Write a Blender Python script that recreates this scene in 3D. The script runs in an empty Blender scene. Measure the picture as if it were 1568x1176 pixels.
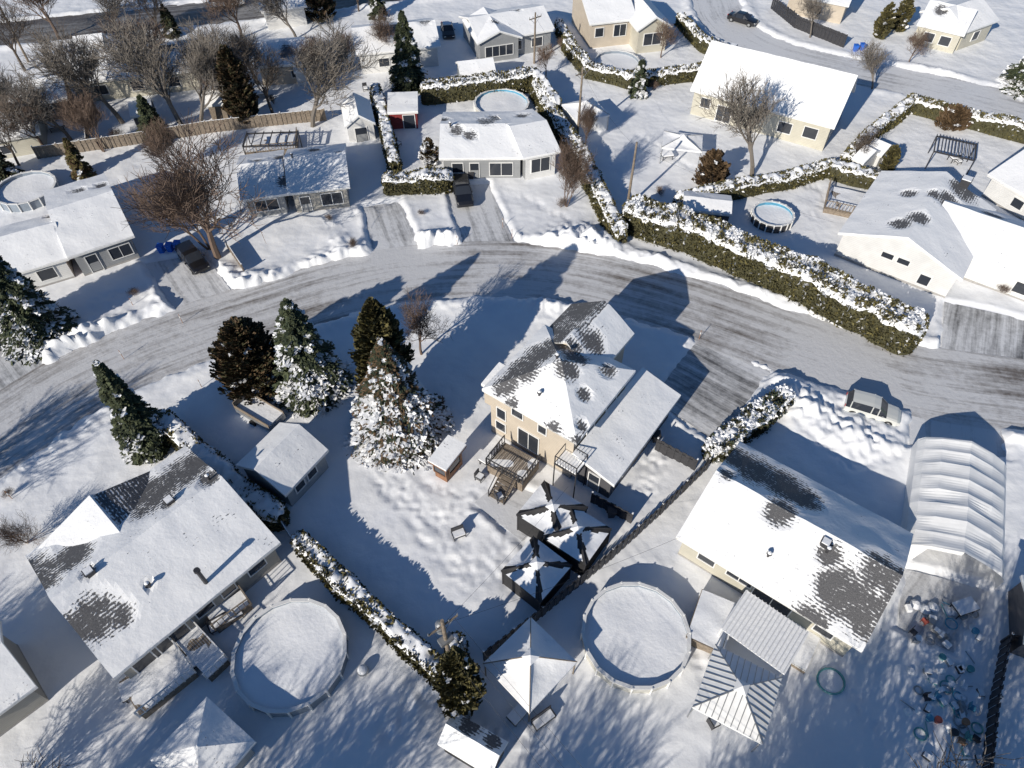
import bpy, math, random
import numpy as np
from mathutils import Vector, Matrix
random.seed(7)
R_=random.random
# ---------------------------------------------------------------- survey
# aerial survey: drone at 48 m, 50 deg down.  S() gives the true plan position (metres)
# of a point of known height z measured on the aerial photograph.
F=1087.0; CH=48.0; PIT=math.radians(50); CP,SP=math.cos(PIT),math.sin(PIT)
def S(u,v,z=0.0):
    x=(u-784)/F; y=(588-v)/F
    t=(CH-z)/(SP-y*CP)
    return Vector((x*t,(CP+y*SP)*t,z))
def HG(base,top):
    b=S(*base); y=(588-top[1])/F
    t=b.y/(CP+y*SP)
    return CH-t*(SP-y*CP)
AZ=math.radians(37); EL=math.radians(25)
scene=bpy.context.scene
# ---------------------------------------------------------------- materials
def nt(name):
    m=bpy.data.materials.new(name); m.use_nodes=True
    n=m.node_tree.nodes; l=m.node_tree.links
    return m,n,l,n['Principled BSDF']
def noise_(n,l,src,scale,detail=3,rough=.55):
    t=n.new('ShaderNodeTexNoise'); t.inputs['Scale'].default_value=scale
    t.inputs['Detail'].default_value=detail; t.inputs['Roughness'].default_value=rough
    if src is not None: l.new(src,t.inputs['Vector'])
    return t.outputs['Fac']
def ramp(n,l,src,p0,c0,p1,c1):
    r=n.new('ShaderNodeValToRGB'); e=r.color_ramp.elements
    e[0].position=p0; e[1].position=p1
    f=lambda c:(c,c,c,1) if not isinstance(c,tuple) else (*c,1)
    e[0].color=f(c0); e[1].color=f(c1); l.new(src,r.inputs['Fac']); return r.outputs['Color']
def mth(n,l,op,a,b):
    m=n.new('ShaderNodeMath'); m.operation=op
    for i,x in enumerate((a,b)):
        if hasattr(x,'links') or hasattr(x,'is_linked'): l.new(x,m.inputs[i])
        else: m.inputs[i].default_value=x
    return m.outputs[0]
def mixc(n,l,f,a,b):
    m=n.new('ShaderNodeMix'); m.data_type='RGBA'
    for s,x in ((0,f),(6,a),(7,b)):
        if isinstance(x,(tuple,float)): m.inputs[s].default_value=(*x,1) if isinstance(x,tuple) else x
        else: l.new(x,m.inputs[s])
    return m.outputs[2]
def bump_(n,l,b,h,st,dist=.1,prev=None):
    k=n.new('ShaderNodeBump'); k.inputs['Strength'].default_value=st; k.inputs['Distance'].default_value=dist
    l.new(h,k.inputs['Height'])
    if prev is not None: l.new(prev,k.inputs['Normal'])
    l.new(k.outputs[0],b.inputs['Normal']); return k.outputs[0]
def mk(name,col,rough=.75,var=.2,sc=3,bump=0,bsc=12,metal=0):
    m,n,l,b=nt(name); tc=n.new('ShaderNodeTexCoord').outputs['Object']
    f=noise_(n,l,tc,sc,4)
    c0=tuple(x*(1-var) for x in col); c1=tuple(min(1,x*(1+var)) for x in col)
    l.new(ramp(n,l,f,.3,c0,.7,c1),b.inputs['Base Color'])
    b.inputs['Roughness'].default_value=rough; b.inputs['Metallic'].default_value=metal
    if bump: bump_(n,l,b,noise_(n,l,tc,bsc,3),bump,.05)
    return m
SN=(.87,.88,.895)
def snowmat(name,big=True):
    m,n,l,b=nt(name); g=n.new('ShaderNodeNewGeometry').outputs['Position']
    f=noise_(n,l,g,.35,4)
    l.new(ramp(n,l,f,.3,(.79,.81,.85),.65,SN),b.inputs['Base Color'])
    b.inputs['Roughness'].default_value=.6
    p=None
    if big: p=bump_(n,l,b,noise_(n,l,g,.35,2),.5,.5)
    p=bump_(n,l,b,noise_(n,l,g,2.6,5,.6),.25 if big else .35,.12,p)
    return m
snow=snowmat('snow'); snow2=snowmat('roof_snow_mat',False)
def siding(name,col,per=.2,vert=False):
    m,n,l,b=nt(name); g=n.new('ShaderNodeNewGeometry').outputs['Position']
    f=noise_(n,l,g,.8,3)
    w=n.new('ShaderNodeTexWave'); w.bands_direction='Z'; w.wave_profile='SAW'; w.inputs['Scale'].default_value=.314/per
    l.new(g,w.inputs['Vector'])
    c=ramp(n,l,f,.3,tuple(x*.86 for x in col),.7,col)
    l.new(mixc(n,l,ramp(n,l,w.outputs['Fac'],.0,.55,.2,0.),c,tuple(x*.5 for x in col)),b.inputs['Base Color'])
    bump_(n,l,b,w.outputs['Fac'],.4,.03); b.inputs['Roughness'].default_value=.6
    return m
def roofmat(name,col):
    m,n,l,b=nt(name)
    uv=n.new('ShaderNodeUVMap').outputs['UV']; g=n.new('ShaderNodeNewGeometry').outputs['Position']
    a=n.new('ShaderNodeAttribute'); a.attribute_name='bare'
    mp=n.new('ShaderNodeMapping'); mp.inputs['Scale'].default_value=(4.2,6.5,1); l.new(uv,mp.inputs['Vector'])
    s=noise_(n,l,mp.outputs[0],1.,2,.6)
    big=noise_(n,l,g,.8,5,.65)
    w=n.new('ShaderNodeTexWave'); w.bands_direction='Y'; w.inputs['Scale'].default_value=1.25; w.inputs['Distortion'].default_value=.6; l.new(uv,w.inputs['Vector'])
    x=mth(n,l,'ADD',a.outputs['Fac'],mth(n,l,'MULTIPLY',mth(n,l,'SUBTRACT',big,.5),1.6))
    x=mth(n,l,'ADD',x,mth(n,l,'MULTIPLY',mth(n,l,'SUBTRACT',s,.5),1.7))
    x=mth(n,l,'ADD',x,mth(n,l,'MULTIPLY',mth(n,l,'SUBTRACT',w.outputs['Fac'],.5),.35))
    k=ramp(n,l,x,.50,0.,.74,1.)
    sh=ramp(n,l,noise_(n,l,mp.outputs[0],2.5,2),.3,tuple(c*.6 for c in col),.7,tuple(c*1.5 for c in col))
    l.new(mixc(n,l,k,SN,sh),b.inputs['Base Color']); b.inputs['Roughness'].default_value=.75
    p=bump_(n,l,b,mth(n,l,'SUBTRACT',1.,k),.6,.06)
    bump_(n,l,b,noise_(n,l,g,1.6,5,.6),.3,.15,p)
    return m
shg=roofmat('shingle_grey_snowy',(.10,.10,.105))
def roadmat(name,dark,bias,base=(.60,.605,.62)):
    m,n,l,b=nt(name); uv=n.new('ShaderNodeUVMap').outputs['UV']; g=n.new('ShaderNodeNewGeometry').outputs['Position']
    mp=n.new('ShaderNodeMapping'); mp.inputs['Scale'].default_value=(1.2,.045,1); l.new(uv,mp.inputs['Vector'])
    st=noise_(n,l,mp.outputs[0],1.,5,.6)
    mp2=n.new('ShaderNodeMapping'); mp2.inputs['Scale'].default_value=(4.5,.3,1); l.new(uv,mp2.inputs['Vector'])
    st2=noise_(n,l,mp2.outputs[0],1.,4,.7)
    big=noise_(n,l,g,.08,3); fine=noise_(n,l,g,1.6,5,.7)
    x=mth(n,l,'ADD',mth(n,l,'MULTIPLY',st,1.35),mth(n,l,'MULTIPLY',st2,.55))
    x=mth(n,l,'ADD',x,mth(n,l,'MULTIPLY',big,1.2))
    x=mth(n,l,'ADD',x,mth(n,l,'MULTIPLY',fine,.55))
    x=mth(n,l,'ADD',x,bias-1.76)
    r=n.new('ShaderNodeValToRGB'); e=r.color_ramp.elements
    e[0].position=.0; e[0].color=(*base,1); e[1].position=.48; e[1].color=(*dark,1)
    k=e.new(.18); k.color=(*tuple(.62*a+.38*d for a,d in zip(base,dark)),1)
    l.new(x,r.inputs['Fac'])
    l.new(r.outputs['Color'],b.inputs['Base Color'])
    b.inputs['Roughness'].default_value=.5
    bump_(n,l,b,fine,.5,.1); return m
road_m=roadmat('packed_snow_road',(.15,.132,.118),.03); drive_m=roadmat('driveway_icy_asphalt',(.11,.11,.112),.05,(.66,.67,.69))
asph=roadmat('wet_asphalt',(.085,.075,.07),.32,(.3,.3,.3)); road2=roadmat('packed_snow_lane',(.26,.26,.27),-.07,(.68,.69,.71))
beige=siding('siding_beige',(.56,.49,.40)); yel=siding('siding_cream',(.55,.525,.44)); greyS=siding('siding_grey',(.30,.31,.32)); white=siding('siding_white',(.72,.72,.71))
dgrey=siding('siding_charcoal',(.09,.09,.10)); olive=siding('siding_taupe',(.37,.355,.32)); bluegrey=siding('siding_bluegrey',(.33,.36,.38))
brick=mk('brick_tan',(.36,.28,.22),.85,.35,9,.3,20)
trim=mk('white_trim',(.75,.75,.74),.5,.05); conc=mk('concrete',(.33,.32,.31),.9,.15,3,.3)
def glassm():
    m,n,l,b=nt('window_glass'); b.inputs['Base Color'].default_value=(.03,.035,.045,1); b.inputs['Roughness'].default_value=.08; return m
glass=glassm()
wood=mk('cedar_wood',(.24,.12,.065),.7,.3,6); wood2=mk('weathered_wood',(.22,.18,.14),.85,.3,5); fenceD=mk('dark_fence',(.035,.035,.04),.6,.3,5)
bark=mk('bark',(.12,.095,.075),.9,.35,4,.4); barkb=mk('twig_brown',(.15,.105,.08),.9,.3,4); barkg=mk('bark_grey',(.17,.15,.13),.9,.3,4)
lf=[mk('spruce_dark',(.028,.04,.021),.8,.4,2),mk('spruce_green',(.065,.078,.036),.8,.4,2),mk('cedar_olive',(.125,.108,.036),.8,.35,1.5),mk('cedar_brown',(.11,.07,.036),.8,.35,1.5),mk('cedar_dark',(.055,.052,.022),.8,.35,2)]
fabric=mk('white_fabric',(.76,.77,.78),.6,.05,2); blackf=mk('black_fabric',(.02,.02,.022),.7,.3,4); metal=mk('grey_metal',(.35,.36,.37),.45,.1,4,0,12,.6)
dmetal=mk('dark_metal',(.04,.04,.045),.5,.2); rubber=mk('rubber',(.02,.02,.02),.8,.2); poolw=mk('pool_wall',(.50,.49,.45),.5,.12,2); pblue=mk('pool_liner_blue',(.08,.28,.42),.5,.15)
pgrey=mk('pool_wall_grey',(.22,.26,.31),.5,.12,2)
binb=mk('bin_blue',(.02,.14,.60),.45,.1); teal=mk('plastic_teal',(.10,.32,.33),.4,.1); redp=mk('plastic_red',(.33,.08,.06),.5,.1); orangep=mk('terracotta',(.38,.2,.11),.7,.1); redw=mk('red_paint',(.22,.03,.03),.6,.2)
def paint(name,c,mt=.2):
    m,n,l,b=nt(name); b.inputs['Base Color'].default_value=(*c,1); b.inputs['Roughness'].default_value=.3; b.inputs['Metallic'].default_value=mt
    b.inputs['Coat Weight'].default_value=.6; return m
pk=paint('car_paint_black',(.015,.015,.018)); ps_=paint('car_paint_silver',(.62,.63,.60),0); pw=paint('car_paint_white',(.7,.7,.7),0); lampm=mk('lamp_red',(.4,.02,.02),.3,.05); lampw=mk('lamp_clear',(.7,.7,.65),.2,.05)
# ---------------------------------------------------------------- mesh helpers
def empty(name,loc):
    e=bpy.data.objects.new(name,None); e.empty_display_size=.5; e.location=loc
    scene.collection.objects.link(e); return e
class MB:
    def __init__(s): s.v=[];s.f=[];s.m=[]
    def add(s,vs,fs,mi=0):
        o=len(s.v); s.v+=[tuple(v) for v in vs]; s.f+=[tuple(i+o for i in f) for f in fs]; s.m+=[mi]*len(fs)
    def hexa(s,b,t,mi=0):
        n=len(b); s.add(list(b)+list(t),[tuple(range(n))[::-1],tuple(range(n,2*n))]+[(i,(i+1)%n,n+(i+1)%n,n+i) for i in range(n)],mi)
    def obox(s,c,t,n,w,d,h,mi=0):
        c=Vector(c); t=Vector(t)*w/2; n=Vector(n)*d/2; z=Vector((0,0,h/2))
        b=[c-t-n-z,c+t-n-z,c+t+n-z,c-t+n-z]; s.hexa(b,[p+2*z for p in b],mi)
    def tube(s,p,q,r0,r1,n=6,mi=0,cap=True):
        p=Vector(p);q=Vector(q);d=(q-p)
        if d.length<1e-6: return
        d.normalize(); a=d.orthogonal().normalized(); b=d.cross(a)
        vs=[]
        for c,r in ((p,r0),(q,r1)):
            for i in range(n):
                t=2*math.pi*i/n; vs.append(c+a*math.cos(t)*r+b*math.sin(t)*r)
        fs=[(i,(i+1)%n,n+(i+1)%n,n+i) for i in range(n)]
        if cap: fs+=[tuple(range(n))[::-1],tuple(range(n,2*n))]
        s.add(vs,fs,mi)
    def obj(s,name,mats,parent=None,o=None,smooth=False):
        o=Vector(o) if o is not None else (parent.location.copy() if parent else Vector((0,0,0)))
        me=bpy.data.meshes.new(name); me.from_pydata([(v[0]-o.x,v[1]-o.y,v[2]-o.z) for v in s.v],[],s.f)
        for m in mats: me.materials.append(m)
        me.polygons.foreach_set('material_index',s.m)
        if smooth: me.polygons.foreach_set('use_smooth',[True]*len(s.f))
        me.update(); ob=bpy.data.objects.new(name,me); scene.collection.objects.link(ob)
        if parent: ob.parent=parent
        else: ob.location=o
        return ob
def np_mesh(name,v,f,mi,mats,smooth=False):
    me=bpy.data.meshes.new(name); k=f.shape[1]
    me.vertices.add(len(v)); me.vertices.foreach_set('co',np.ascontiguousarray(v,dtype=np.float32).ravel())
    me.loops.add(f.size); me.loops.foreach_set('vertex_index',f.astype(np.int32).ravel())
    me.polygons.add(len(f)); me.polygons.foreach_set('loop_start',np.arange(0,f.size,k,dtype=np.int32))
    me.polygons.foreach_set('loop_total',np.full(len(f),k,dtype=np.int32))
    for m in mats: me.materials.append(m)
    if mi is not None: me.polygons.foreach_set('material_index',mi.astype(np.int32))
    me.polygons.foreach_set('use_smooth',np.full(len(f),smooth)); me.update(calc_edges=True); return me
def link(name,me,parent=None,loc=(0,0,0)):
    ob=bpy.data.objects.new(name,me); scene.collection.objects.link(ob); ob.location=loc
    if parent: ob.parent=parent
    return ob
_tabs={}
def vn(x,y,s,seed=0):
    if seed not in _tabs: _tabs[seed]=np.random.default_rng(seed+11).random((256,256))
    T=_tabs[seed]; x=np.asarray(x)/s+100.3; y=np.asarray(y)/s+70.7
    i=np.floor(x).astype(int); j=np.floor(y).astype(int); a=x-i; b=y-j; a=a*a*(3-2*a); b=b*b*(3-2*b)
    g=lambda p,q:T[p%256,q%256]
    return (g(i,j)*(1-a)+g(i+1,j)*a)*(1-b)+(g(i,j+1)*(1-a)+g(i+1,j+1)*a)*b
# ---------------------------------------------------------------- roads & ground
def smooth_line(pts,step=1.0):
    P=[S(*p) for p in pts]; P=[P[0]*2-P[1]]+P+[P[-1]*2-P[-2]]; out=[]
    for i in range(1,len(P)-2):
        n=max(2,int((P[i+1]-P[i]).length/step))
        for k in range(n):
            t=k/n; a,b,c,d=P[i-1:i+3]
            out.append(.5*((2*b)+(c-a)*t+(2*a-5*b+4*c-d)*t*t+(3*b-a-3*c+d)*t**3))
    out.append(P[-2]); return out
roads=[('road',[(-160,770),(-60,706),(0,664),(100,598),(200,548),(300,510),(400,478),(500,446),(600,424),(700,414),(800,414),(900,428),(1000,452),(1100,484),(1200,520),(1300,552),(1400,580),(1500,596),(1600,610),(1760,640)],8.2,road_m),
 ('asphalt_road',[(-120,66),(0,54),(150,38),(300,22),(450,6),(560,-8),(700,-24),(900,-40)],8.5,asph),
 ('side_street',[(1078,-60),(1090,-20),(1105,25),(1140,58),(1200,84),(1290,106),(1400,128),(1500,150),(1620,178)],7.5,road2)]
RL=[]
for nme,pts,w,m in roads: RL.append((smooth_line(pts,1.2),w))
drives=[('driveway',[(556,318),(612,308),(655,405),(580,418)],drive_m),
 ('driveway',[(684,285),(748,282),(800,400),(716,404)],drive_m),
 ('driveway',[(222,404),(312,388),(372,470),(284,500)],drive_m),
 ('driveway',[(1446,462),(1640,505),(1640,600),(1440,555)],drive_m),
 ('driveway',[(1000,612),(1068,512),(1180,570),(1096,676)],drive_m),
 ('driveway',[(-60,545),(42,524),(96,592),(-40,640)],drive_m),
 ('driveway',[(1382,870),(1520,905),(1460,1000),(1375,960)],road2),
 ('patio',[(726,770),(770,735),(855,772),(800,830)],road2),
 ('driveway',[(1395,600),(1530,615),(1540,700),(1392,680)],road2)]
DR=[[S(*p) for p in d[1]] for d in drives]
def polyd(x,y,P):
    n=len(P); ar=sum(P[i].x*P[(i+1)%n].y-P[(i+1)%n].x*P[i].y for i in range(n)); sg=1 if ar>0 else -1
    d=np.full(np.shape(x),-1e9)
    for i in range(n):
        a,b=P[i],P[(i+1)%n]; e=(b-a).normalized(); nx,ny=e.y*sg,-e.x*sg
        d=np.maximum(d,(x-a.x)*nx+(y-a.y)*ny)
    return d
def lined(x,y,L):
    d=np.full(np.shape(x),1e9)
    for a,b in zip(L[:-1],L[1:]):
        ex,ey=b.x-a.x,b.y-a.y; q=ex*ex+ey*ey
        if q<1e-9: continue
        t=np.clip(((x-a.x)*ex+(y-a.y)*ey)/q,0,1); d=np.minimum(d,np.hypot(x-a.x-t*ex,y-a.y-t*ey))
    return d
piles=[(664,380,2.6,1.1),(640,372,2,.7),(690,372,1.8,.7),(885,372,3.2,1.3),(915,380,3,1.2),(850,372,2.5,.8),(380,446,2.6,1.1),(420,432,2,.7),(490,412,2.4,1.0),(530,402,2.2,.7),(150,525,3.4,1.2),(185,520,2.6,.8),(85,556,3,1.4),(100,540,2,.9),(250,462,2,.8),(1235,632,2.5,1.0),(1290,660,3,1.0),(1340,672,2.6,.8),(1215,612,2,.8),(560,395,2,.8),(1545,565,3,1.),(1440,560,2,.5),(830,470,3,.5),(900,478,3,.4),(520,372,2,.6),(350,420,2,.8),(1200,595,1.6,.6),(1450,600,1.5,.4)]
PL=[(S(u,v),r,h) for u,v,r,h in piles]
tracks=[([(572,690),(590,730),(630,775),(670,810),(695,850)],.5),([(586,688),(606,728),(646,770),(686,804),(715,850)],.5),([(575,735),(620,785),(650,830),(700,860)],.5),([(560,640),(545,660),(575,680)],1.4),([(700,770),(760,760),(800,790),(770,850),(720,880),(690,850),(700,800)],2.6),([(760,880),(800,900)],1.5),([(620,700),(650,740),(700,760)],.6),
 ([(1000,930),(1060,990),(1100,1080)],.7),([(1210,820),(1290,1050),(1350,1130)],.8),([(990,710),(1020,690),(985,760)],1.6),([(300,740),(430,690)],.5),([(530,150),(560,240)],1.0),([(640,200),(650,260)],1.2),
 ([(1380,140),(1480,230),(1560,300)],.6),([(200,620),(120,660),(0,720)],.5),([(590,1130),(640,1060),(760,1120),(860,1176)],.7),([(1240,330),(1270,300),(1230,280)],1.5),([(500,350),(550,330)],.7),([(150,460),(230,440)],.7),([(800,300),(850,330),(900,350)],.6),([(1410,960),(1450,1040),(1440,1150)],3.),([(40,720),(150,650),(210,640)],.4),([(1210,640),(1300,720),(1370,700)],.5),([(980,210),(1060,260),(1130,270)],.5)]
TR=[([S(*p) for p in t],w) for t,w in tracks]
def Hf(x,y):
    h=.14+.16*(vn(x,y,9,1)-.3)+.06*(vn(x,y,2.1,2)-.5)+.012*(vn(x,y,.7,3)-.5)
    tk=np.zeros(np.shape(x))
    for L,w in TR:
        d=lined(x,y,L); tk=np.maximum(tk,np.clip(1.3-d/(w*.5+.2),0,1))
    h=h-np.clip(tk,0,1)*(.05+.20*(vn(x,y,.36,6)-.35))
    dm=np.full(np.shape(x),1e9)
    for L,w in RL:
        d=lined(x,y,L)-w/2; dm=np.minimum(dm,d)
    dr=np.full(np.shape(x),1e9)
    for P in DR: dr=np.minimum(dr,polyd(x,y,P))
    chunk=.5*vn(x,y,.85,4)+.5*vn(x,y,.42,5)
    amp=.15+.75*vn(x,y,5.5,7)**1.8
    h=h+amp*.75*np.exp(-((dm-1.0)/.75)**2)*(.3+1.15*chunk)
    h=h+.11*np.exp(-((dr-.55)/.4)**2)*(.3+chunk)*(dm>0)
    for c,r,a in PL:
        d2=((x-c.x)**2+(y-c.y)**2)/(r*r); h=h+a*.8*np.exp(-d2*1.6)*(.35+1.3*(chunk-.2))
    wob=.7*(vn(x,y,1.5,8)-.5)+.35*(vn(x,y,.45,9)-.5)
    e=np.minimum(dm,dr)+wob
    k=np.clip((e+.1)/.6,0,1); k=k*k*(3-2*k)
    return h*k-.06*(1-k)
def ax(lo,d0,d1,hi,f,c):
    a=[-3000,-1200,-500,-260,-170,-130] if lo<0 else [-1500,-600,-200,-80,-30,-12]
    b=[hi+12,hi+40,hi+120,hi+400,hi+1200,hi+3500]
    return np.array(sorted(set(a+list(np.arange(lo,d0,c))+list(np.arange(d0,d1,f))+list(np.arange(d1,hi,c))+b)))
gx=ax(-108,-40,40,108,.18,.38); gy=ax(0,9,60,150,.18,.38)
X,Y=np.meshgrid(gx,gy); Z=Hf(X,Y); nx,ny=len(gx),len(gy)
idx=np.arange(nx*ny).reshape(ny,nx)
fq=np.stack([idx[:-1,:-1],idx[:-1,1:],idx[1:,1:],idx[1:,:-1]],-1).reshape(-1,4)
link('snowy_ground',np_mesh('snowy_ground',np.stack([X,Y,Z],-1).reshape(-1,3),fq,None,[snow],True))
def setuv(me,uvs):
    ul=me.uv_layers.new(name='UVMap'); li=np.zeros(len(me.loops),dtype=np.int32); me.loops.foreach_get('vertex_index',li)
    ul.data.foreach_set('uv',np.asarray(uvs,dtype=np.float32)[li].ravel())
for (nme,pts,w,m),(L,_) in zip(roads,RL):
    V=[];U=[];s=0
    for i,p in enumerate(L):
        t=(L[min(i+1,len(L)-1)]-L[max(i-1,0)]).normalized(); n=Vector((-t.y,t.x,0))
        if i: s+=(p-L[i-1]).length
        for k in range(5):
            o=(k/4-.5)*(w+.8); q=p+n*o; V.append((q.x,q.y,.032+(.0 if nme=='road' else .004))); U.append((o,s))
    n=len(L); ii=np.arange(n*5).reshape(n,5); f=np.stack([ii[:-1,:-1],ii[:-1,1:],ii[1:,1:],ii[1:,:-1]],-1).reshape(-1,4)
    me=np_mesh(nme,np.array(V),f,None,[m]); setuv(me,U); link(nme,me)
for k,(nme,pts,m) in enumerate(drives):
    P=DR[k]; me=bpy.data.meshes.new(nme); me.from_pydata([(p.x,p.y,.01+.0012*k) for p in P],[],[(0,1,2,3)]); me.materials.append(m)
    e=(P[2]-P[1]).normalized(); o=P[0]; setuv(me,[((p-o).dot(Vector((-e.y,e.x,0))),(p-o).dot(e)) for p in P]); link(nme,me)
# ---------------------------------------------------------------- snow sheet on roofs
class Sheet:
    def __init__(s,bare,thick,step): s.v=[];s.f=[];s.b=[];s.uv=[];s.bare=bare;s.th=thick;s.step=step
    def face(s,q):
        p0,p1,p2,p3=q; lu=max((p1-p0).length,(p2-p3).length); lv=max((p3-p0).length,(p2-p1).length)
        nu=max(2,int(lu/s.step)); nv=max(2,int(lv/s.step)); o=len(s.v)
        eu=(p1-p0).normalized() if (p1-p0).length>1e-4 else (p2-p3).normalized()
        for j in range(nv+1):
            for i in range(nu+1):
                a=i/nu;b=j/nv; p=(p0*(1-a)+p1*a)*(1-b)+(p3*(1-a)+p2*a)*b
                br=s.bare(p.x,p.y); t=s.th*(.7+.6*float(vn(p.x,p.y,1.3,21)))*(1-min(1,br*1.2))+.015
                s.v.append((p.x,p.y,p.z+t)); s.b.append(br); d=(p-p0); s.uv.append((d.dot(eu),(d-eu*d.dot(eu)).length))
        W=nu+1
        for j in range(nv):
            for i in range(nu): s.f.append((o+j*W+i,o+j*W+i+1,o+(j+1)*W+i+1,o+(j+1)*W+i))
        ring=[j for j in range(W)]+[j*W+nu for j in range(1,nv+1)]+[nv*W+i for i in range(nu-1,-1,-1)]+[j*W for j in range(nv-1,0,-1)]
        m=len(s.v)
        for r in ring:
            x,y,z=s.v[o+r]; s.v.append((x,y,z-s.th*1.1-.02)); s.b.append(s.b[o+r]*.5); s.uv.append(s.uv[o+r])
        n=len(ring)
        for i in range(n): s.f.append((o+ring[i],o+ring[(i+1)%n],m+(i+1)%n,m+i))
    def obj(s,name,mat,parent):
        o=parent.location; me=bpy.data.meshes.new(name); me.from_pydata([(a-o.x,b-o.y,c-o.z) for a,b,c in s.v],[],s.f)
        me.materials.append(mat); at=me.attributes.new('bare','FLOAT','POINT'); at.data.foreach_set('value',s.b); setuv(me,s.uv)
        ob=link(name,me,parent); return ob
def rect(A,B,C,z,depth=None):
    a=S(*A,z);b=S(*B,z);c=S(*C,z); ex=(b-a).normalized(); L=(b-a).length; ey=Vector((-ex.y,ex.x,0))
    W=(c-a).dot(ey)
    if W<0: ey=-ey; W=-W
    return a,ex,ey,L,(depth or W)
def house(name,A,B,C,ze=2.9,rise=1.9,ridge='x',kind='gable',wall=beige,over=.45,depth=None,bare=(),wins=(),vents=(),chim=(),parent=None,shin=None,thick=.14,gw=None,base=0.,trm=None,R=None,bfn=None):
    a,ex,ey,L,W=R if R else rect(A,B,C,ze,depth)
    a=Vector((a.x,a.y,0)); cen=a+ex*L/2+ey*W/2
    if parent is None: parent=empty(name,(cen.x,cen.y,0))
    if shin is None: shin=shg
    rx,ry,RLn,RW=(ex,ey,L,W) if ridge=='x' else (ey,ex,W,L)
    P=lambda s,t,z:a+rx*s+ry*t+Vector((0,0,z))
    zr=ze+rise; hi=min(RW/2,RLn/2-.01) if kind=='hip' else 0; m=RW/2; k=rise/m
    faces=[[P(0,0,ze),P(RLn,0,ze),P(RLn-hi,m,zr),P(hi,m,zr)],[P(RLn,RW,ze),P(0,RW,ze),P(hi,m,zr),P(RLn-hi,m,zr)]]
    if kind=='hip': faces+=[[P(0,RW,ze),P(0,0,ze),P(hi,m,zr),P(hi,m,zr)],[P(RLn,0,ze),P(RLn,RW,ze),P(RLn-hi,m,zr),P(RLn-hi,m,zr)]]
    if kind=='shed': faces=[[P(0,0,ze),P(RLn,0,ze),P(RLn,RW,zr),P(0,RW,zr)]]; k=rise/RW
    def rz(p):
        d=p-a; t=d.dot(ry); s=d.dot(rx)
        if kind=='shed': return ze+k*t
        q=min(t,RW-t)
        if kind=='hip': q=min(q,s,RLn-s)
        return ze+k*max(0,q)
    bp=[(S(b[0],b[1],ze+rise*.55),b[2]) for b in bare]
    def fb(x,y):
        r=0.
        for c,rad in bp:
            d=math.hypot(x-c.x,y-c.y)/rad
            r=max(r,1.15-.75*d*d)
        if bfn:
            d=Vector((x,y,0))-a; r=max(r,bfn(d.dot(ex)/L,d.dot(ey)/W))
        return max(0,min(1,r))
    dist=cen.y
    sh=Sheet(fb,thick,.3 if dist<60 else .5)
    mb=MB(); slab=.16
    for f in faces:
        sh.face(f)
        pts=[]; 
        for p in f:
            if not pts or (p-pts[-1]).length>1e-3: pts.append(p)
        mb.hexa([p-Vector((0,0,slab)) for p in pts],[p-Vector((0,0,.004)) for p in pts],0)
    mb.obj('roof_boards',[trm or trim],parent); sh.obj('roof_covering',shin,parent)
    o=over; wz=ze+k*o-slab*.6 if kind!='shed' else ze-slab*.5
    w=MB(); c4=[P(o,o,0),P(RLn-o,o,0),P(RLn-o,RW-o,0),P(o,RW-o,0)]
    up=lambda p,z:Vector((p.x,p.y,z))
    if kind=='gable':
        zt=zr-slab*.9
        w.add([up(c4[0],base),up(c4[1],base),up(c4[1],wz),up(c4[0],wz)],[(0,1,2,3)]); w.add([up(c4[2],base),up(c4[3],base),up(c4[3],wz),up(c4[2],wz)],[(0,1,2,3)])
        for i,j,s in ((1,2,RLn-o),(3,0,o)):
            w.add([up(c4[i],base),up(c4[j],base),up(c4[j],wz),P(s,m,zt),up(c4[i],wz)],[(0,1,2,3,4)],1 if gw else 0)
    elif kind=='shed':
        zb=zr-slab
        w.add([up(c4[0],base),up(c4[1],base),up(c4[2],base),up(c4[3],base),up(c4[0],wz),up(c4[1],wz),up(c4[2],zb),up(c4[3],zb)],[(0,1,5,4),(1,2,6,5),(2,3,7,6),(3,0,4,7)])
    else: w.hexa([up(p,base) for p in c4],[up(p,wz) for p in c4])
    w.obj('walls',[wall]+([gw] if gw else []),parent)
    if dist<75 and L>5 and base==0:
        fm=MB(); b4=[p+(p-cen).normalized()*.03 for p in c4]; fm.hexa([up(p,-.2) for p in b4],[up(p,.38) for p in b4]); fm.obj('foundation',[conc],parent)
    if wins:
        g=MB(); A0=a+ex*o+ey*o; sides={'f':(A0,ex,-ey,L-2*o),'b':(A0+ey*(W-2*o),ex,ey,L-2*o),'l':(A0,ey,-ex,W-2*o),'r':(A0+ex*(L-2*o),ey,ex,W-2*o)}
        for wi in wins:
            sd,pos,zc,ww,hh=wi[:5]; kd=wi[5] if len(wi)>5 else 'w'
            p,t,n,ln=sides[sd]; c=p+t*ln*pos+Vector((0,0,zc))
            fr=.08
            g.obox(c+n*.02,t,n,ww,.05,hh,1)
            for s in (-1,1):
                g.obox(c+n*.04+t*s*(ww/2+fr/2),t,n,fr,.12,hh+2*fr,0); g.obox(c+n*.04+Vector((0,0,s*(hh/2+fr/2))),t,n,ww,.12,fr,0)
            nm=max(1,int(ww/.9))
            for q in range(1,nm): g.obox(c+n*.045+t*(q/nm-.5)*ww,t,n,.06,.07,hh,0)
            if kd=='d': g.obox(c+n*.05-Vector((0,0,hh*.2)),t,n,ww*.9,.04,hh*.5,2)
        g.obj('windows_and_doors',[trm or trim,glass,greyS],parent)
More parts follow.
